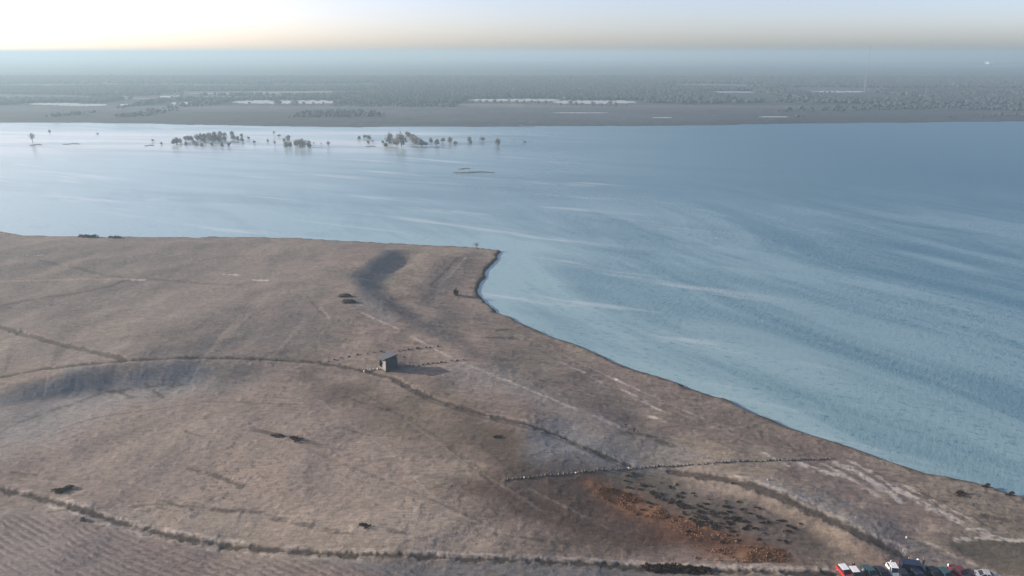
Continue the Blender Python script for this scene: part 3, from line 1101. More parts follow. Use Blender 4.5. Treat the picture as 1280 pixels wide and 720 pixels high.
for px, py, hpx in [(1008, 117, 3), (1014, 117, 3.5), (1022, 117, 3), (1030, 117.3, 4), (1037, 117.3, 4), (1043, 117, 3), (958, 116, 3), (966, 116, 3)]:
    p = far_at(px, py)
    tree('shore_tree', ROUND[gi % 5], p, hpx * 2.6 / 8, 'small far tree before the thin white meadow on the right', 'trees before the right meadow')
    gi += 1

# chimney on the horizon and a far pale hall
M_CONC = mat('weathered_concrete', (0.25, 0.25, 0.25), 0.9, 0.2, 0.1, 0.05)
M_DARKBAND = mat('soot_band', (0.09, 0.08, 0.08), 0.9, 0.2, 0.1, 0.1)
p = far_at(1086, 73.5)
p = Vector((p.x * 2000 / p.y, 2000, 2))
ch = thing('chimney', 'slim tall chimney rising above the hazy horizon on the right', 'chimney', p)
mb = MB()
mb.cyl((0, 0, -2), (0, 0, 112.5), 0.85, 0.55, 20)
mb.build('shaft', M_CONC, ch)
MB().cyl((0, 0, 107), (0, 0, 109.5), 0.72, 0.70, 20).build('soot_band', M_DARKBAND, ch)
MB().cyl((0, 0, 112.5), (0, 0, 113.3), 0.72, 0.72, 20).build('rim', M_DARKBAND, ch)
M_WHITE = mat('white_cladding', (0.78, 0.78, 0.76), 0.5, 0.4, 0.05, 0.1)
M_GREYROOF = mat('grey_roof', (0.30, 0.30, 0.31), 0.6, 0.4, 0.1, 0.1)
p = far_at(1236, 80)
hl = thing('white_hall', 'tiny white industrial hall far off near the horizon at the right edge', 'building', p)
MB().box((0, 0, 8), (34, 60, 18)).build('wall', M_WHITE, hl)
MB().prism([(-31, 17), (31, 17), (0, 24)], -18, 18).build('roof', M_GREYROOF, hl)

# ----------------------------------------------------------------------------
# boulders
# ----------------------------------------------------------------------------
M_ROCK = mat('dark_granite', (0.095, 0.086, 0.080), 0.9, 0.2, 0.3, 1.5, bump=0.3)
M_ROCKP = mat('pale_granite', (0.52, 0.49, 0.45), 0.9, 0.2, 0.2, 1.5, bump=0.3)


def rock_mesh(k, m):
    rng = np.random.default_rng(300 + k)
    bm = bmesh.new()
    bmesh.ops.create_icosphere(bm, subdivisions=2, radius=0.5)
    ax = rng.uniform(0.75, 1.2, 3)
    planes = [(rng.normal(size=3), rng.uniform(0.28, 0.42)) for _ in range(7)]
    for v in bm.verts:
        c = np.array(v.co)
        for n, d in planes:
            n = n / np.linalg.norm(n)
            e = c @ n - d
            if e > 0:
                c = c - n * e * 0.85
        c = c * ax + rng.normal(0, 0.012, 3)
        v.co = c
    me = bpy.data.meshes.new('boulder')
    bm.to_mesh(me)
    bm.free()
    me.materials.append(m)
    return me


ROCKS = [rock_mesh(k, M_ROCK) for k in range(6)]
ROCKSP = [rock_mesh(10 + k, M_ROCKP) for k in range(3)]


def boulder(p, s, label, group, pale=False):
    me = random.choice(ROCKSP if pale else ROCKS)
    o = link('boulder', me, None, (p.x, p.y, p.z + 0.22 * s), random.uniform(0, 6.28), (s * random.uniform(.85, 1.2), s, s * random.uniform(.75, 1.0)))
    return tag(o, label, 'boulder', group)


def along(pts, step, jit=0.12):
    P = atl(pts)
    seg = np.hypot(*(P[1:] - P[:-1]).T)
    cum = np.concatenate([[0], np.cumsum(seg)])
    out, s = [], 0.0
    while s < cum[-1]:
        x = np.interp(s, cum, P[:, 0]) + random.gauss(0, jit)
        y = np.interp(s, cum, P[:, 1]) + random.gauss(0, jit)
        out.append(Vector((x, y, hz(x, y))))
        s += step * random.uniform(0.75, 1.3)
    return out


ROW = [(630, 601), (665, 597), (700, 593), (760, 587), (820, 583), (880, 580), (940, 577), (990, 575), (1042, 573)]
for q in along(ROW, 0.92, 0.16):
    pale = random.random() < 0.04
    boulder(q, random.uniform(0.45, 0.8), 'whitish boulder among dark ones in the long boulder line across the heath' if pale else
            'dark boulder in the long line of boulders running across the heath to the lake',
            'pale boulders of the long line' if pale else 'dark boulders of the long line', pale)
for q in along([(402, 454), (425, 448), (450, 444), (474, 440)], 2.3, 0.3):
    boulder(q, random.uniform(.55, .9), 'dark boulder in the loose row leading to the tower from the left', 'boulders left of the tower')
for q in along([(498, 439), (512, 437), (530, 435), (548, 434)], 1.9, 0.3):
    boulder(q, random.uniform(.55, .9), 'dark boulder in the short row behind the tower on its right', 'boulders behind the tower')
for q in along([(500, 459), (530, 456), (555, 453), (580, 450)], 1.5, 0.2):
    boulder(q, random.uniform(.55, .9), 'dark boulder in the row running right from the foot of the tower', 'boulders right of the tower')
for q in along([(455, 464), (466, 462), (478, 461), (494, 459)], 1.3, 0.2):
    pale = random.random() < 0.45
    boulder(q, random.uniform(.55, .9), 'pale boulder lying in front of the tower' if pale else 'dark boulder lying in front of the tower',
            'pale boulders before the tower' if pale else 'dark boulders before the tower', pale)
for (px, py, s, lb) in [(1133, 672, 0.5, 'lone pale stone on the bank beside the upper right dirt track'),
                        (960, 600, 0.6, 'lone white stone right of the dark track below the boulder line'),
                        (1024, 714, 1.3, 'rounded grey boulder left of the red car at the bottom edge'),
                        (103, 650, 1.2, 'dark lump of rock below the lower track at the left')]:
    boulder(at(px, py), s, lb, None, px != 103 and px != 1024)

# ----------------------------------------------------------------------------
# viewing tower
# ----------------------------------------------------------------------------
M_SLATE = mat('slate_boards', (0.050, 0.056, 0.070), 0.7, 0.3, 0.15, 4.0)
M_PALEWOOD = mat('bleached_larch', (0.235, 0.215, 0.205), 0.75, 0.2, 0.12, 3.0)
M_ROOF = mat('zinc_roof', (0.095, 0.10, 0.108), 0.55, 0.4, 0.1, 1.0)
M_DARKWOOD = mat('dark_wood', (0.060, 0.052, 0.048), 0.8, 0.2, 0.2, 3.0)
p = at(486, 459)
TW = thing('viewing_tower', 'small slate grey wooden viewing tower with overhanging flat roof among boulder rows', 'tower', (p.x, p.y, p.z - 0.1), R(38))
W0, W1, HT = 2.25, 2.0, 3.9          # half widths at foot and top


def panel(fx_, face, z0, z1, t, u0, u1):
    pass


def wall_boards(face, m, z0, z1, n, u0=-1.0, u1=1.0, name='wall', inset=0.0):
    """vertical boards on one leaning side of the tower"""
    mb = MB()
    for i in range(n):
        ua = u0 + (u1 - u0) * i / n
        ub = u0 + (u1 - u0) * (i + 0.93) / n
        vs = []
        for z in (z0, z1):
            w = W0 + (W1 - W0) * z / HT
            for dep in (0.0, 0.07):
                for u in (ua, ub):
                    q = Vector((u * (w - 0.1), -w + dep + inset + 0.012 * (i % 2), z))
                    vs.append(Matrix.Rotation(face * math.pi / 2, 4, 'Z') @ q)
        bv = [mb.bm.verts.new(v) for v in vs]
        for f in ((0, 1, 5, 4), (2, 6, 7, 3), (0, 4, 6, 2), (1, 3, 7, 5), (4, 5, 7, 6), (0, 2, 3, 1)):
            mb.bm.faces.new([bv[j] for j in f])
    return mb.build(name, m, TW)


# face 0 looks to local -Y, 1 to +X, 2 to +Y, 3 to -X
wall_boards(0, M_SLATE, 0.25, HT - 0.1, 14)
wall_boards(1, M_SLATE, 0.25, HT - 0.1, 14)
wall_boards(2, M_SLATE, 0.25, HT - 0.1, 14)
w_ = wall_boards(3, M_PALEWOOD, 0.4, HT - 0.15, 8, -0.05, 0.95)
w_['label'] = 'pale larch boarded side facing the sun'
mb = MB()
for sx in (-1, 1):
    for sy in (-1, 1):
        mb.cyl((sx * W0, sy * W0, -0.6), (sx * W1, sy * W1, HT), 0.13, 0.11, 8)
mb.build('corner_post', M_PALEWOOD, TW)
mb = MB()
mb.box((-W0 - 0.02, 0, 0.32), (0.22, 2 * W0, 0.24)).box((-W1 - 0.06, 0, HT - 0.42), (0.2, 2 * W1, 0.42))
mb.box((-W0 + 0.12, -0.12, 1.95), (0.16, 0.16, 3.0))
mb.build('frame', M_PALEWOOD, TW)
mb = MB()                               # stair inside the open half of the sunny side
for k in range(13):
    mb.box((-W0 + 0.65, 1.3 - 0.2 * k + 0.2, 0.35 + 0.15 * k), (0.9, 0.26, 0.05))
mb.box((-W0 + 0.30, 0.3, 1.4), (0.05, 3.0, 0.22), Matrix.Rotation(-0.70, 4, 'X'))
mb.build('stair', M_DARKWOOD, TW)
MB().box((0, 0, 2.4), (3.8, 3.8, 0.14)).build('platform', M_DARKWOOD, TW)
MB().box((0.0, 0.0, 0.06), (4.8, 4.8, 0.3)).build('plinth', M_DARKWOOD, TW)
TILT = Matrix.Rotation(R(-9), 4, Vector((0.62, -0.0, 0)) + Vector((0.0, 0.78, 0)))
MB().box((-0.45, -0.1, HT + 0.38), (5.1, 4.6, 0.16), TILT, 0.03).build('roof', M_ROOF, TW)
MB().box((-0.45, -0.1, HT + 0.15), (5.14, 4.64, 0.28), TILT).build('roof_soffit', M_DARKWOOD, TW)

# post beside it
p = at(505.5, 452)
sg = thing('sign_post', 'thin pale sign post standing just right of the viewing tower', 'sign', p, R(20))
MB().cyl((0, 0, -0.3), (0, 0, 2.0), 0.06, 0.06, 8).build('post', M_PALEWOOD, sg)
MB().box((0, -0.08, 1.6), (0.7, 0.05, 0.6), None, 0.01).build('sign_board', M_PALEWOOD, sg)
p = at(1130, 694)
sg = thing('sign_post', 'white blank board on a post above the parked vehicles, bottom right', 'sign', p, R(-10))
MB().cyl((0, 0, -0.3), (0, 0, 1.5), 0.05, 0.05, 8).build('post', M_PALEWOOD, sg)
MB().box((0, -0.08, 1.25), (0.85, 0.05, 0.75), None, 0.01).build('sign_board', M_WHITE, sg)

# ----------------------------------------------------------------------------
# shrubs
# ----------------------------------------------------------------------------
def shrub_mesh(k, m, n=170, sz=0.16):
    rng = np.random.default_rng(500 + k)
    lobes = [(rng.normal() * 0.35, rng.normal() * 0.3, 0.32, rng.uniform(.3, .55), rng.uniform(.3, .5), rng.uniform(.25, .45)) for _ in range(4)]
    v, f = leaf_cloud(lobes, n, sz, rng)
    return np_mesh('shrub', v, f, m)


SHR = [shrub_mesh(k, M_SCRUB) for k in range(4)]
SHG = [shrub_mesh(10 + k, M_SCRUB_GREEN) for k in range(4)]


def shrub(px, py, s, label, group=None, meshes=None, sx=1.0, name='shrub'):
    p = at(px, py)
    o = link(name, random.choice(meshes or SHR), None, (p.x, p.y, p.z - 0.05), random.uniform(-.4, .4), (s * sx, s, s * (2.0 if px == 570 else 0.8)))
    return tag(o, label, 'shrub', group)


rs = random.Random(4)
for k in range(100):
    px = rs.gauss(900, 55)
    py = 604 + (px - 760) * 0.30 + rs.gauss(0, 16)
    if not (770 < px < 1040 and 602 < py < 690) or (px > 930 and py < 600 + (px - 930) * 0.52 + 8):
        continue
    shrub(px, py, rs.uniform(0.3, 0.75), 'low dark tuft in the scatter between the orange reeds and the dark track', 'scattered dark tufts', None, 1.3)
for k in range(46):
    t = rs.random()
    px = 780 + 110 * t + rs.gauss(0, 7)
    py = 602 + 52 * t + rs.gauss(0, 6)
    shrub(px, py, rs.uniform(0.5, 1.0), 'grey green bush in the strip along the upper edge of the orange reeds', 'grey green bushes', SHG)
for k in range(20):
    px = 805 + k * 2.0 + rs.gauss(0, 2)
    shrub(px, 709 + rs.gauss(0, 1.4), rs.uniform(0.8, 1.4), 'black bramble bush in the peaked thicket on the lower track near the bottom edge', 'brambles of the peaked thicket')
for k in range(18):
    px = 855 + k * 1.9 + rs.gauss(0, 2)
    shrub(px, 712 + rs.gauss(0, 1.4), rs.uniform(0.6, 1.1), 'black bramble bush in the flat thicket right of the peaked one', 'brambles of the flat thicket')
for px, py, s, lb in [(108, 296, 2.8, 'dark bush on the far bank, left one of a pair on the waterline'),
                      (116, 296, 3.2, 'dark taller bush on the far bank touching the left one of the pair'),
                      (145, 297, 2.4, 'small dark bush on the far bank right of the pair'),
                      (570, 369, 2.2, 'lone small bush with a long shadow near the narrow end of the shore'),
                      (82, 611, 1.8, 'dark bush alone on the pale slope at the left above the lower track'),
                      (348, 545, 1.2, 'dark heather clump at the left of the dark streak on the pale slope'),
                      (370, 550, 1.6, 'dark heather clump at the right of the dark streak on the pale slope'),
                      (456, 658, 1.1, 'dark turf clump beside the pale strip above the lower track'),
                      (622, 547, 1.0, 'dark clump on the shaded brown knoll'),
                      (1200, 617, 1.4, 'bush on the lake bank at the far right'),
                      (1232, 606, 1.1, 'dark bush at the waterline left of the right edge'),
                      (1262, 616, 1.2, 'dark bush at the waterline closest to the right edge')]:
    shrub(px, py, s, lb, None, None, 0.6 if px == 570 else 1.6)
p = at(596, 311)
tree('bank_tree', SPARSE[1], p, 0.5, 'small leafless tree on the tip of the far bank')
# peat heaps
M_PEAT = mat('dark_peat', (0.055, 0.042, 0.036), 0.95, 0.1, 0.3, 2.0)
for px, py, lx, lb in [(431, 371, 2.6, 'dark peat heap at the scarp foot, upper one of two'), (436, 378, 3.0, 'dark peat heap at the scarp foot, lower one of two')]:
    p = at(px, py)
    bm = bmesh.new()
    bmesh.ops.create_icosphere(bm, subdivisions=3, radius=1.0)
    for v in bm.verts:
        c = v.co
        nse = float(fbm(np.array([c.x * 2 + px]), np.array([c.y * 2 + c.z]), 0.8, 3, 3)[0])
        v.co = Vector((c.x * lx, c.y * 1.5, max(c.z, -0.25) * 1.1)) * (0.7 + 0.6 * nse)
    me = bpy.data.meshes.new('peat_heap')
    bm.to_mesh(me)
    bm.free()
    me.materials.append(M_PEAT)
    tag(link('peat_heap', me, None, (p.x, p.y, p.z + 0.1), 0.1), lb, 'heap')

# dry reeds and grass -----------------------------------------------------------
def grass_obj(name, pts, hmin, hmax, wid, m, label):
    n = len(pts)
    ang = RNG.uniform(0, 2 * math.pi, n)
    h = RNG.uniform(hmin, hmax, n)
    w = wid * RNG.uniform(.6, 1.5, n)
    lean = RNG.normal(0, 0.35, (n, 2)) * h[:, None]
    dx, dy = np.cos(ang) * w, np.sin(ang) * w
    b = np.asarray(pts)
    a0 = b + np.stack([-dx, -dy, -0.03 * np.ones(n)], 1)
    a1 = b + np.stack([dx, dy, -0.03 * np.ones(n)], 1)
    tp = b + np.stack([lean[:, 0] + dx * .3, lean[:, 1] + dy * .3, h], 1)
    tq = b + np.stack([lean[:, 0] - dx * .3, lean[:, 1] - dy * .3, h * .93], 1)
    V_ = np.stack([a0, a1, tp, tq], 1).reshape(-1, 3)
    F_ = np.arange(4 * n).reshape(n, 4)
    return tag(link(name, np_mesh(name, V_, F_, m)), label, 'grass', kind='stuff')


def scatter_poly(pts, n, power=None, seed=3):
    P = atl(pts)
    lo, hi = P.min(0), P.max(0)
    Q = RNG.uniform(lo, hi, (n * 5, 2))
    k = inside(Q[:, 0], Q[:, 1], P)
    if power is not None:
        k &= fbm(Q[:, 0], Q[:, 1], 2.6, 3, seed) + RNG.normal(0, .05, len(Q)) > power
    Q = Q[k][:n]
    return np.column_stack([Q, height(Q[:, 0], Q[:, 1]) + micro(Q[:, 0], Q[:, 1])])


M_REED = mat('rusty_reed', (0.25, 0.128, 0.070), 0.85, 0.15, 0.35, 0.35)
M_REED2 = mat('brown_reed', (0.20, 0.105, 0.062), 0.85, 0.15, 0.35, 0.35)
M_DRY = mat('dry_grass', (0.27, 0.215, 0.170), 0.9, 0.1, 0.35, 0.25)
grass_obj('rusty_reeds', np.vstack([scatter_poly([(745, 608), (775, 612), (820, 632), (846, 650), (834, 656), (790, 640), (750, 622)], 3000, 0.45),
                                    scatter_poly([(838, 645), (890, 655), (930, 680), (870, 676), (835, 660)], 1000, 0.44)]),
          0.10, 0.38, 0.07, M_REED, 'rust orange dry reeds on the slope below the boulder line')
grass_obj('brown_reeds', scatter_poly([(860, 690), (930, 682), (985, 688), (988, 703), (930, 703), (870, 700)], 1500, 0.44),
          0.12, 0.4, 0.08, M_REED2, 'brown dry reeds near the bottom edge left of the parked vehicles')

# ----------------------------------------------------------------------------
# people
# ----------------------------------------------------------------------------
M_SKIN = mat('skin', (0.48, 0.30, 0.22), 0.6, 0.3, 0.05, 6)
M_HAIR = mat('hair', (0.020, 0.014, 0.010), 0.6, 0.3, 0.2, 20)


def skin_mesh(verts, edges, radii, root, m, name, levels=1):
    me = bpy.data.meshes.new(name)
    me.from_pydata(verts, edges, [])
    o = bpy.data.objects.new(name, me)
    COL.objects.link(o)
    o.modifiers.new('skin', 'SKIN')
    for i, r in enumerate(radii):
        sv = me.skin_vertices[0].data[i]
        sv.radius = (r, r) if not hasattr(r, '__len__') else r
        sv.use_root = i == root
    s = o.modifiers.new('sub', 'SUBSURF')
    s.levels = s.render_levels = levels
    dg = bpy.context.evaluated_depsgraph_get()
    out = bpy.data.meshes.new_from_object(o.evaluated_get(dg))
    bpy.data.objects.remove(o)
    out.materials.clear()
    out.materials.append(m)
    out.polygons.foreach_set('use_smooth', np.ones(len(out.polygons), bool))
    out.name = name
    return out


def person(loc, rz, label, jacket, trousers, stride=0.18, arm=0.10, group=None):
    """standing or walking adult, 1.74 m"""
    r = thing('person', label, 'person', loc, rz, group)
    s, a = stride, arm
    vs, es, rd = [], [], []

    def v(p, rad, parent=None):
        vs.append(p)
        rd.append(rad)
        if parent is not None:
            es.append((parent, len(vs) - 1))
        return len(vs) - 1

    pel = v((0, 0, 0.93), (0.155, 0.11))
    wst = v((0, 0, 1.10), (0.135, 0.10), pel)
    chs = v((0, -0.01, 1.33), (0.165, 0.115), wst)
    nck = v((0, 0, 1.47), 0.062, chs)
    hd0 = v((0, -0.015, 1.56), (0.072, 0.085), nck)
    hd1 = v((0, -0.012, 1.65), (0.078, 0.095), hd0)
    v((0, 0, 1.725), (0.05, 0.06), hd1)
    v((0, -0.118, 1.605), 0.013, hd0)                       # nose
    hands = []
    for sx in (-1, 1):
        hip = v((sx * 0.10, 0, 0.86), 0.09, pel)
        kne = v((sx * 0.11, -sx * s * 0.55 - 0.03, 0.49), 0.062, hip)
        ank = v((sx * 0.11, -sx * s + (0.05 if sx * s < 0 else 0), 0.09), 0.042, kne)
        v((sx * 0.12, -sx * s - 0.17, 0.035), 0.036, ank)
        sho = v((sx * 0.20, 0, 1.40), 0.062, chs)
        elb = v((sx * 0.25, sx * a + 0.02, 1.12), 0.045, sho)
        wri = v((sx * 0.26, sx * a * 1.3 - 0.08, 0.88), 0.030, elb)
        plm = v((sx * 0.26, sx * a * 1.3 - 0.10, 0.80), (0.022, 0.036), wri)
        for q in range(4):
            yy = -0.03 + 0.02 * q
            f1 = v((sx * 0.258, sx * a * 1.3 - 0.10 + yy, 0.755), 0.009, plm)
            v((sx * 0.245, sx * a * 1.3 - 0.105 + yy, 0.715 + 0.008 * abs(q - 1.3)), 0.008, f1)
        t1 = v((sx * 0.245, sx * a * 1.3 - 0.145, 0.815), 0.010, plm)
        v((sx * 0.238, sx * a * 1.3 - 0.16, 0.78), 0.009, t1)
    body = skin_mesh(vs, es, rd, pel, M_SKIN, 'body')
    link('body', body, r)
    # jacket and trousers follow the same skeleton, a little fuller
    jv, je, jr = [], [], []

    def j(p, rad, parent=None):
        jv.append(p)
        jr.append(rad)
        if parent is not None:
            je.append((parent, len(jv) - 1))
        return len(jv) - 1
    b0 = j((0, 0, 0.90), (0.185, 0.14))
    b1 = j((0, 0, 1.10), (0.165, 0.125), b0)
    b2 = j((0, -0.01, 1.33), (0.19, 0.135), b1)
    j((0, 0, 1.46), 0.085, b2)
    for sx in (-1, 1):
        q0 = j((sx * 0.20, 0, 1.40), 0.085, b2)
        q1 = j((sx * 0.25, sx * a + 0.02, 1.12), 0.065, q0)
        j((sx * 0.26, sx * a * 1.3 - 0.075, 0.885), 0.048, q1)
    jk = link('jacket', skin_mesh(jv, je, jr, b0, jacket, 'jacket'), r)
    tv, te, tr = [(0, 0, 0.94)], [], [(0.165, 0.12)]
    for sx in (-1, 1):
        k0 = len(tv)
        tv += [(sx * 0.10, 0, 0.84), (sx * 0.11, -sx * s * 0.55 - 0.03, 0.49), (sx * 0.11, -sx * s + (0.05 if sx * s < 0 else 0), 0.12)]
        tr += [0.105, 0.078, 0.062]
        te += [(0, k0), (k0, k0 + 1), (k0 + 1, k0 + 2)]
    link('trousers', skin_mesh(tv, te, tr, 0, trousers, 'trousers'), r)
    mb = MB()
    bmesh.ops.create_uvsphere(mb.bm, u_segments=14, v_segments=10, radius=0.105)
    for q in list(mb.bm.verts):
        if q.co.z < -0.02 and q.co.y < 0.02:
            q.co.z = -0.02
        q.co.y *= 1.1
        q.co += Vector((0, 0.012, 1.655))
    mb.build('hair', M_HAIR, r, True)
    return r


CL_BLACK = mat('black_cloth', (0.012, 0.012, 0.014), 0.9, 0.1, 0.2, 8)
CL_NAVY = mat('navy_cloth', (0.014, 0.017, 0.030), 0.9, 0.1, 0.2, 8)
CL_WHITE = mat('white_cloth', (0.78, 0.77, 0.75), 0.85, 0.2, 0.05, 8)
CL_GREY = mat('grey_cloth', (0.22, 0.21, 0.20), 0.9, 0.1, 0.2, 8)
walkers = [person(at(782, 536), R(150), 'walker in black jacket on the track below the tower, left of two', CL_BLACK, CL_NAVY)]
walkers.append(person(at(792.5, 541), R(165), 'walker in dark navy jacket on the track, right one of two', CL_NAVY, CL_BLACK, 0.14))
for q in walkers:
    q.scale = (1.15, 1.15, 1.12)
person(at(1146.5, 706), R(-30), 'person in white jacket standing behind the dark blue van', CL_WHITE, CL_BLACK, 0.04, 0.03)
person(at(1078, 719), R(200), 'person in long white jacket standing beside the black car', CL_WHITE, CL_GREY, 0.05, 0.04)
person(at(1184, 712), R(60), 'person in white jacket standing left of the dark red car', CL_WHITE, CL_NAVY, 0.05, 0.03)
person(at(1113, 708), R(10), 'person in white jacket standing behind the small white hatchback', CL_WHITE, CL_GREY, 0.05, 0.03)
person(at(1066, 711), R(-20), 'person in black jacket standing behind the red hatchback', CL_BLACK, CL_NAVY, 0.05, 0.03)
person(at(1135, 705), R(-80), 'person in navy jacket standing behind the left end of the dark blue van', CL_NAVY, CL_BLACK, 0.05, 0.03)
person(at(1153.5, 706.5), R(20), 'person in grey jacket standing behind the dark blue van', CL_GREY, CL_BLACK, 0.04, 0.03)

# ----------------------------------------------------------------------------
# vehicles
# ----------------------------------------------------------------------------
M_GLASS = mat('dark_glass', (0.020, 0.024, 0.028), 0.06, 0.6, 0.05, 2)
M_TYRE = mat('tyre_rubber', (0.022, 0.022, 0.023), 0.9, 0.2, 0.1, 8)
M_RIM = mat('alloy', (0.55, 0.55, 0.56), 0.35, 0.5, 0.05, 8, metal=0.8)
M_TRIM = mat('black_trim', (0.03, 0.03, 0.032), 0.6, 0.3, 0.1, 6)
M_HEAD = mat('lamp_glass', (0.75, 0.76, 0.78), 0.08, 0.6, 0.03, 6)
M_TAIL = mat('red_lamp', (0.42, 0.02, 0.02), 0.15, 0.5, 0.1, 6)
M_PLATE = mat('plate_white', (0.75, 0.75, 0.72), 0.5, 0.3, 0.03, 6)


def paint(name, c, rough=0.28):
    return mat(name, c, rough, 0.5, 0.04, 1.2, 0.0, 0.7)


def wheel(root, x, y, r, w):
    t = MB().cyl((x - w / 2, y, r), (x + w / 2, y, r), r, r, 22).build('wheel', M_TYRE, root, False, 0.03)
    s = 1 if x > 0 else -1
    mb = MB()
    mb.cyl((x + s * (w / 2 - 0.02), y, r), (x + s * (w / 2 + 0.012), y, r), r * 0.62, r * 0.58, 18)
    for k in range(5):
        a = k * 2 * math.pi / 5
        mb.box((x + s * (w / 2 + 0.014), y + math.cos(a) * r * 0.3, r + math.sin(a) * r * 0.3), (0.03, r * 0.5, 0.05),
               Matrix.Rotation(a, 4, 'X'))
    mb.build('rim', M_RIM, t)
    return t


def car(loc, rz, label, body_m, style='hatch', roof_m=None, box=False, group=None):
    """length along y (front at -y), width along x"""
    r = thing('parked_car' if style != 'van' else 'parked_van', label, 'car' if style != 'van' else 'van', loc, rz, group)
    if style == 'van':
        L, W, H, belt = 5.1, 1.95, 2.15, 1.15
        lower = [(-2.55, 0.35), (-2.55, 0.78), (-2.42, 1.0), (-1.75, belt), (2.52, belt), (2.55, 0.40), (2.4, 0.28), (-2.4, 0.28)]
        up = [(-1.72, belt), (-1.05, H - 0.08), (2.42, H - 0.08), (2.50, belt)]
        wy, wr = 1.55, 0.34
    elif style == 'saloon':
        L, W, H, belt = 4.6, 1.80, 1.45, 0.92
        lower = [(-2.30, 0.32), (-2.30, 0.62), (-2.18, 0.74), (-1.0, belt), (1.55, belt + .03), (2.2, 0.90), (2.30, 0.60), (2.28, 0.32), (2.1, 0.22), (-2.1, 0.22)]
        up = [(-0.98, belt), (-0.25, H - 0.05), (0.95, H - 0.05), (1.62, belt + .03)]
        wy, wr = 1.38, 0.32
    else:
        L, W, H, belt = 4.1, 1.76, 1.52, 0.95
        lower = [(-2.05, 0.32), (-2.05, 0.66), (-1.92, 0.78), (-0.95, belt), (1.9, belt + .04), (2.05, 0.62), (2.02, 0.32), (1.9, 0.22), (-1.9, 0.22)]
        up = [(-0.93, belt), (-0.18, H - 0.05), (1.55, H - 0.05), (1.92, belt + .04)]
        wy, wr = 1.28, 0.31
    hw = W / 2
    MB().prism(lower, -hw, hw).build('body', body_m, r, False, 0.05)
    # cabin: glass house narrowing to the roof
    mb = MB()
    ti = 0.16 if style != 'van' else 0.07
    lo_ = [(y, z, hw - 0.05 if z < H - 0.1 else hw - ti) for y, z in up]
    a = [mb.bm.verts.new((-w, y, z)) for y, z, w in lo_]
    b = [mb.bm.verts.new((w, y, z)) for y, z, w in lo_]
    mb.bm.faces.new(a)
    mb.bm.faces.new(list(reversed(b)))
    for i in range(4):
        mb.bm.faces.new((a[i], b[i], b[(i + 1) % 4], a[(i + 1) % 4]))
    mb.build('windows', M_GLASS, r)
    y0, y1 = up[1][0], up[2][0]
    MB().box((0, (y0 + y1) / 2, H - 0.035), ((hw - ti) * 2 + 0.02, y1 - y0 + 0.06, 0.07), None, 0.025).build('roof', roof_m or body_m, r)
    mb = MB()                           # pillars
    for sx in (-1, 1):
        for (ya, za), (yb_, zb) in (((up[0][0], up[0][1]), (up[1][0], up[1][1])), ((up[3][0], up[3][1]), (up[2][0], up[2][1])),
                                    ((0.35, belt), (0.40, H - 0.06))):
            mb.cyl((sx * (hw - 0.045), ya, za - 0.02), (sx * (hw - ti + 0.005), yb_, zb), 0.045, 0.04, 6)
    if style == 'van':                  # panelled cargo sides
        for sx in (-1, 1):
            mb.box((sx * (hw - 0.055), 1.2, (belt + H) / 2 - 0.05), (0.05, 2.45, H - belt - 0.12), Matrix.Rotation(-sx * 0.03, 4, 'Y'))
    mb.build('pillars', body_m, r)
    for sx in (-1, 1):
        for sy in (-1, 1):
            wheel(r, sx * (hw - 0.09), sy * wy, wr, 0.2)
        zf = 0.66 if style != 'van' else 0.82
        MB().box((sx * (hw - 0.28), -L / 2 + 0.03, zf - 0.02), (0.34, 0.14, 0.14), None, 0.03).build('headlight', M_HEAD, r)
        MB().box((sx * (hw - 0.16), L / 2 - 0.04, zf + 0.08), (0.22, 0.12, 0.24), None, 0.03).build('tail_light', M_TAIL, r)
        MB().box((sx * (hw + 0.08), up[0][0] + 0.32, belt + 0.08), (0.16, 0.10, 0.13), None, 0.03).build('mirror', body_m, r)
    MB().box((0, -L / 2 - 0.01, 0.42), (W * 0.86, 0.12, 0.16), None, 0.03).box((0, L / 2 + 0.01, 0.42), (W * 0.86, 0.12, 0.16), None, 0.03).build('bumper', M_TRIM, r)
    MB().box((0, L / 2 + 0.075, 0.52), (0.5, 0.02, 0.12)).build('number_plate', M_PLATE, r)
    MB().box((0, -L / 2 - 0.075, 0.46), (0.5, 0.02, 0.12)).build('number_plate', M_PLATE, r)
    return r


def roof_box(loc, rz, label):
    pass


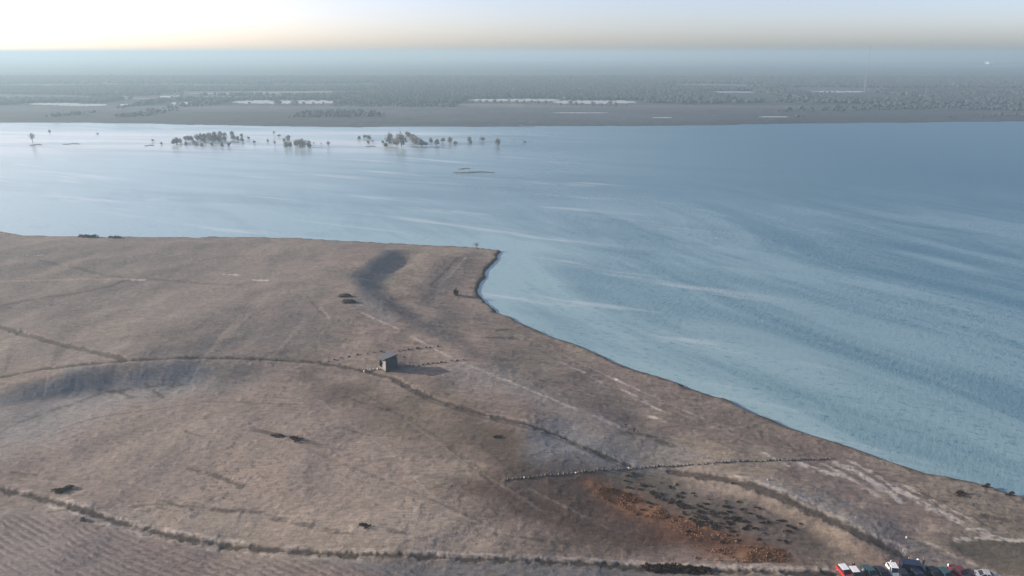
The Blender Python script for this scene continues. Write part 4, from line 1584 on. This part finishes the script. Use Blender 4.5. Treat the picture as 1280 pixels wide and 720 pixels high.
P_RED, P_DKRED = paint('red_paint', (0.36, 0.025, 0.030)), paint('dark_red_paint', (0.14, 0.018, 0.022))
P_BLACK, P_BLUE = paint('black_paint', (0.014, 0.015, 0.017)), paint('navy_paint', (0.016, 0.026, 0.055))
P_WHITE, P_SILVER = paint('white_paint', (0.80, 0.80, 0.79)), paint('silver_paint', (0.42, 0.43, 0.44), 0.22)
P_TEAL = paint('teal_paint', (0.030, 0.085, 0.090))
CARS = [(1056, 719, 8, 'red hatchback with sun glint painted as a white roof, leftmost of the parked row', P_RED, 'hatch', P_WHITE),  # white roof colour stands in for low sun glinting
        (1069, 722, 4, 'black hatchback with its roof glint painted white beside the red car', P_BLACK, 'hatch', P_WHITE),  # roof glint put into the paint here too
        (1088, 719.5, 12, 'dark teal saloon between the black car and the white car', P_TEAL, 'saloon', None),
        (1103, 721, 6, 'black saloon right of the dark teal one', P_BLACK, 'saloon', None),
        (1117, 717, -6, 'small white hatchback just left of the dark blue van', P_WHITE, 'hatch', None),
        (1141, 714, 78, 'dark blue van parked broadside behind the row', P_BLUE, 'van', None),
        (1168, 722, 10, 'black hatchback right of the dark blue van', P_BLACK, 'hatch', None),
        (1129, 724.5, -4, 'black hatchback in front of the dark blue van, beside the white car', P_BLACK, 'hatch', None),
        (1148, 724, 6, 'navy hatchback in front of the dark blue van, further right', P_BLUE, 'hatch', None),
        (1182, 723, 14, 'teal hatchback between the black hatchback and the dark red saloon', P_TEAL, 'hatch', None),
        (1200, 719, 22, 'dark red saloon parked askew near the silver car', P_DKRED, 'saloon', None),
        (1234, 723, 75, 'silver saloon parked broadside, rightmost of the row', P_SILVER, 'saloon', None)]
for px, py, rz, lb, pm, st, rf in CARS:
    p = at(px, py)
    car((p.x, p.y, p.z + 0.02), R(rz), lb, pm, st, rf)

# ----------------------------------------------------------------------------
# air, sky, sun, camera
# ----------------------------------------------------------------------------
SUN_EL, SUN_AZ = R(14.0), R(12.0)           # azimuth: degrees beyond due left
to_sun = Vector((-math.cos(SUN_EL) * math.cos(SUN_AZ), math.cos(SUN_EL) * math.sin(SUN_AZ), math.sin(SUN_EL)))
HAZE = 0.00031
hb = bpy.data.materials.new('haze')
hb.use_nodes = True
nt = hb.node_tree
nt.nodes.remove(nt.nodes['Principled BSDF'])
pv = nt.nodes.new('ShaderNodeVolumePrincipled')
pv.inputs['Color'].default_value = (0.385, 0.525, 0.605, 1)
pv.inputs['Density'].default_value = HAZE
pv.inputs['Anisotropy'].default_value = 0.22
nt.links.new(pv.outputs['Volume'], nt.nodes['Material Output'].inputs['Volume'])
hz_o = MB().box((0, 0, 53.5), (64000, 66000, 127)).build('haze', hb)
hb.cycles.homogeneous_volume = True
tag(hz_o, 'pale morning haze over lake and plain', 'haze', kind='stuff')

w = bpy.data.worlds.new('World')
sc.world = w
w.use_nodes = True
nt = w.node_tree
sky = nt.nodes.new('ShaderNodeTexSky')
sky.sky_type = 'NISHITA'
sky.sun_disc = False
sky.sun_elevation = SUN_EL
sky.sun_rotation = math.atan2(to_sun.x, to_sun.y)
sky.altitude = 100
sky.air_density = 0.5
sky.dust_density = 1.5
sky.ozone_density = 0.6
bg = nt.nodes['Background']
bg.inputs['Strength'].default_value = 0.115
wb = nt.nodes.new('ShaderNodeMix')          # white balance of the hazy sky
wb.data_type = 'RGBA'
wb.blend_type = 'MULTIPLY'
wb.inputs['Factor'].default_value = 1.0
wb.inputs['B'].default_value = (1.05, 0.93, 0.93, 1)
nt.links.new(sky.outputs['Color'], wb.inputs['A'])
nt.links.new(wb.outputs['Result'], bg.inputs['Color'])

sl = bpy.data.lights.new('sun', 'SUN')
sl.energy = 3.8
sl.angle = R(0.6)
sl.color = (1.0, 0.90, 0.78)
so = bpy.data.objects.new('sun', sl)
so.rotation_euler = to_sun.to_track_quat('Z', 'Y').to_euler()
so.location = to_sun * 500
COL.objects.link(so)

cam = bpy.data.cameras.new('camera')
cam.sensor_width = 36.0
cam.lens = 36.0 * FOC / 1280.0
cam.clip_start = 0.5
cam.clip_end = 80000
co = bpy.data.objects.new('camera', cam)
co.location = (0, 0, CAM_H)
co.rotation_euler = (math.pi / 2 - PITCH, 0, 0)
COL.objects.link(co)
sc.camera = co

sc.render.engine = 'CYCLES'
sc.cycles.use_denoising = True
sc.cycles.volume_bounces = 1
sc.cycles.max_bounces = 6
sc.cycles.diffuse_bounces = 2
sc.cycles.glossy_bounces = 2
sc.view_settings.view_transform = 'Standard'
sc.view_settings.look = 'None'
sc.view_settings.gamma = 1
sc.view_settings.use_curve_mapping = False
sc.view_settings.exposure = 1.2
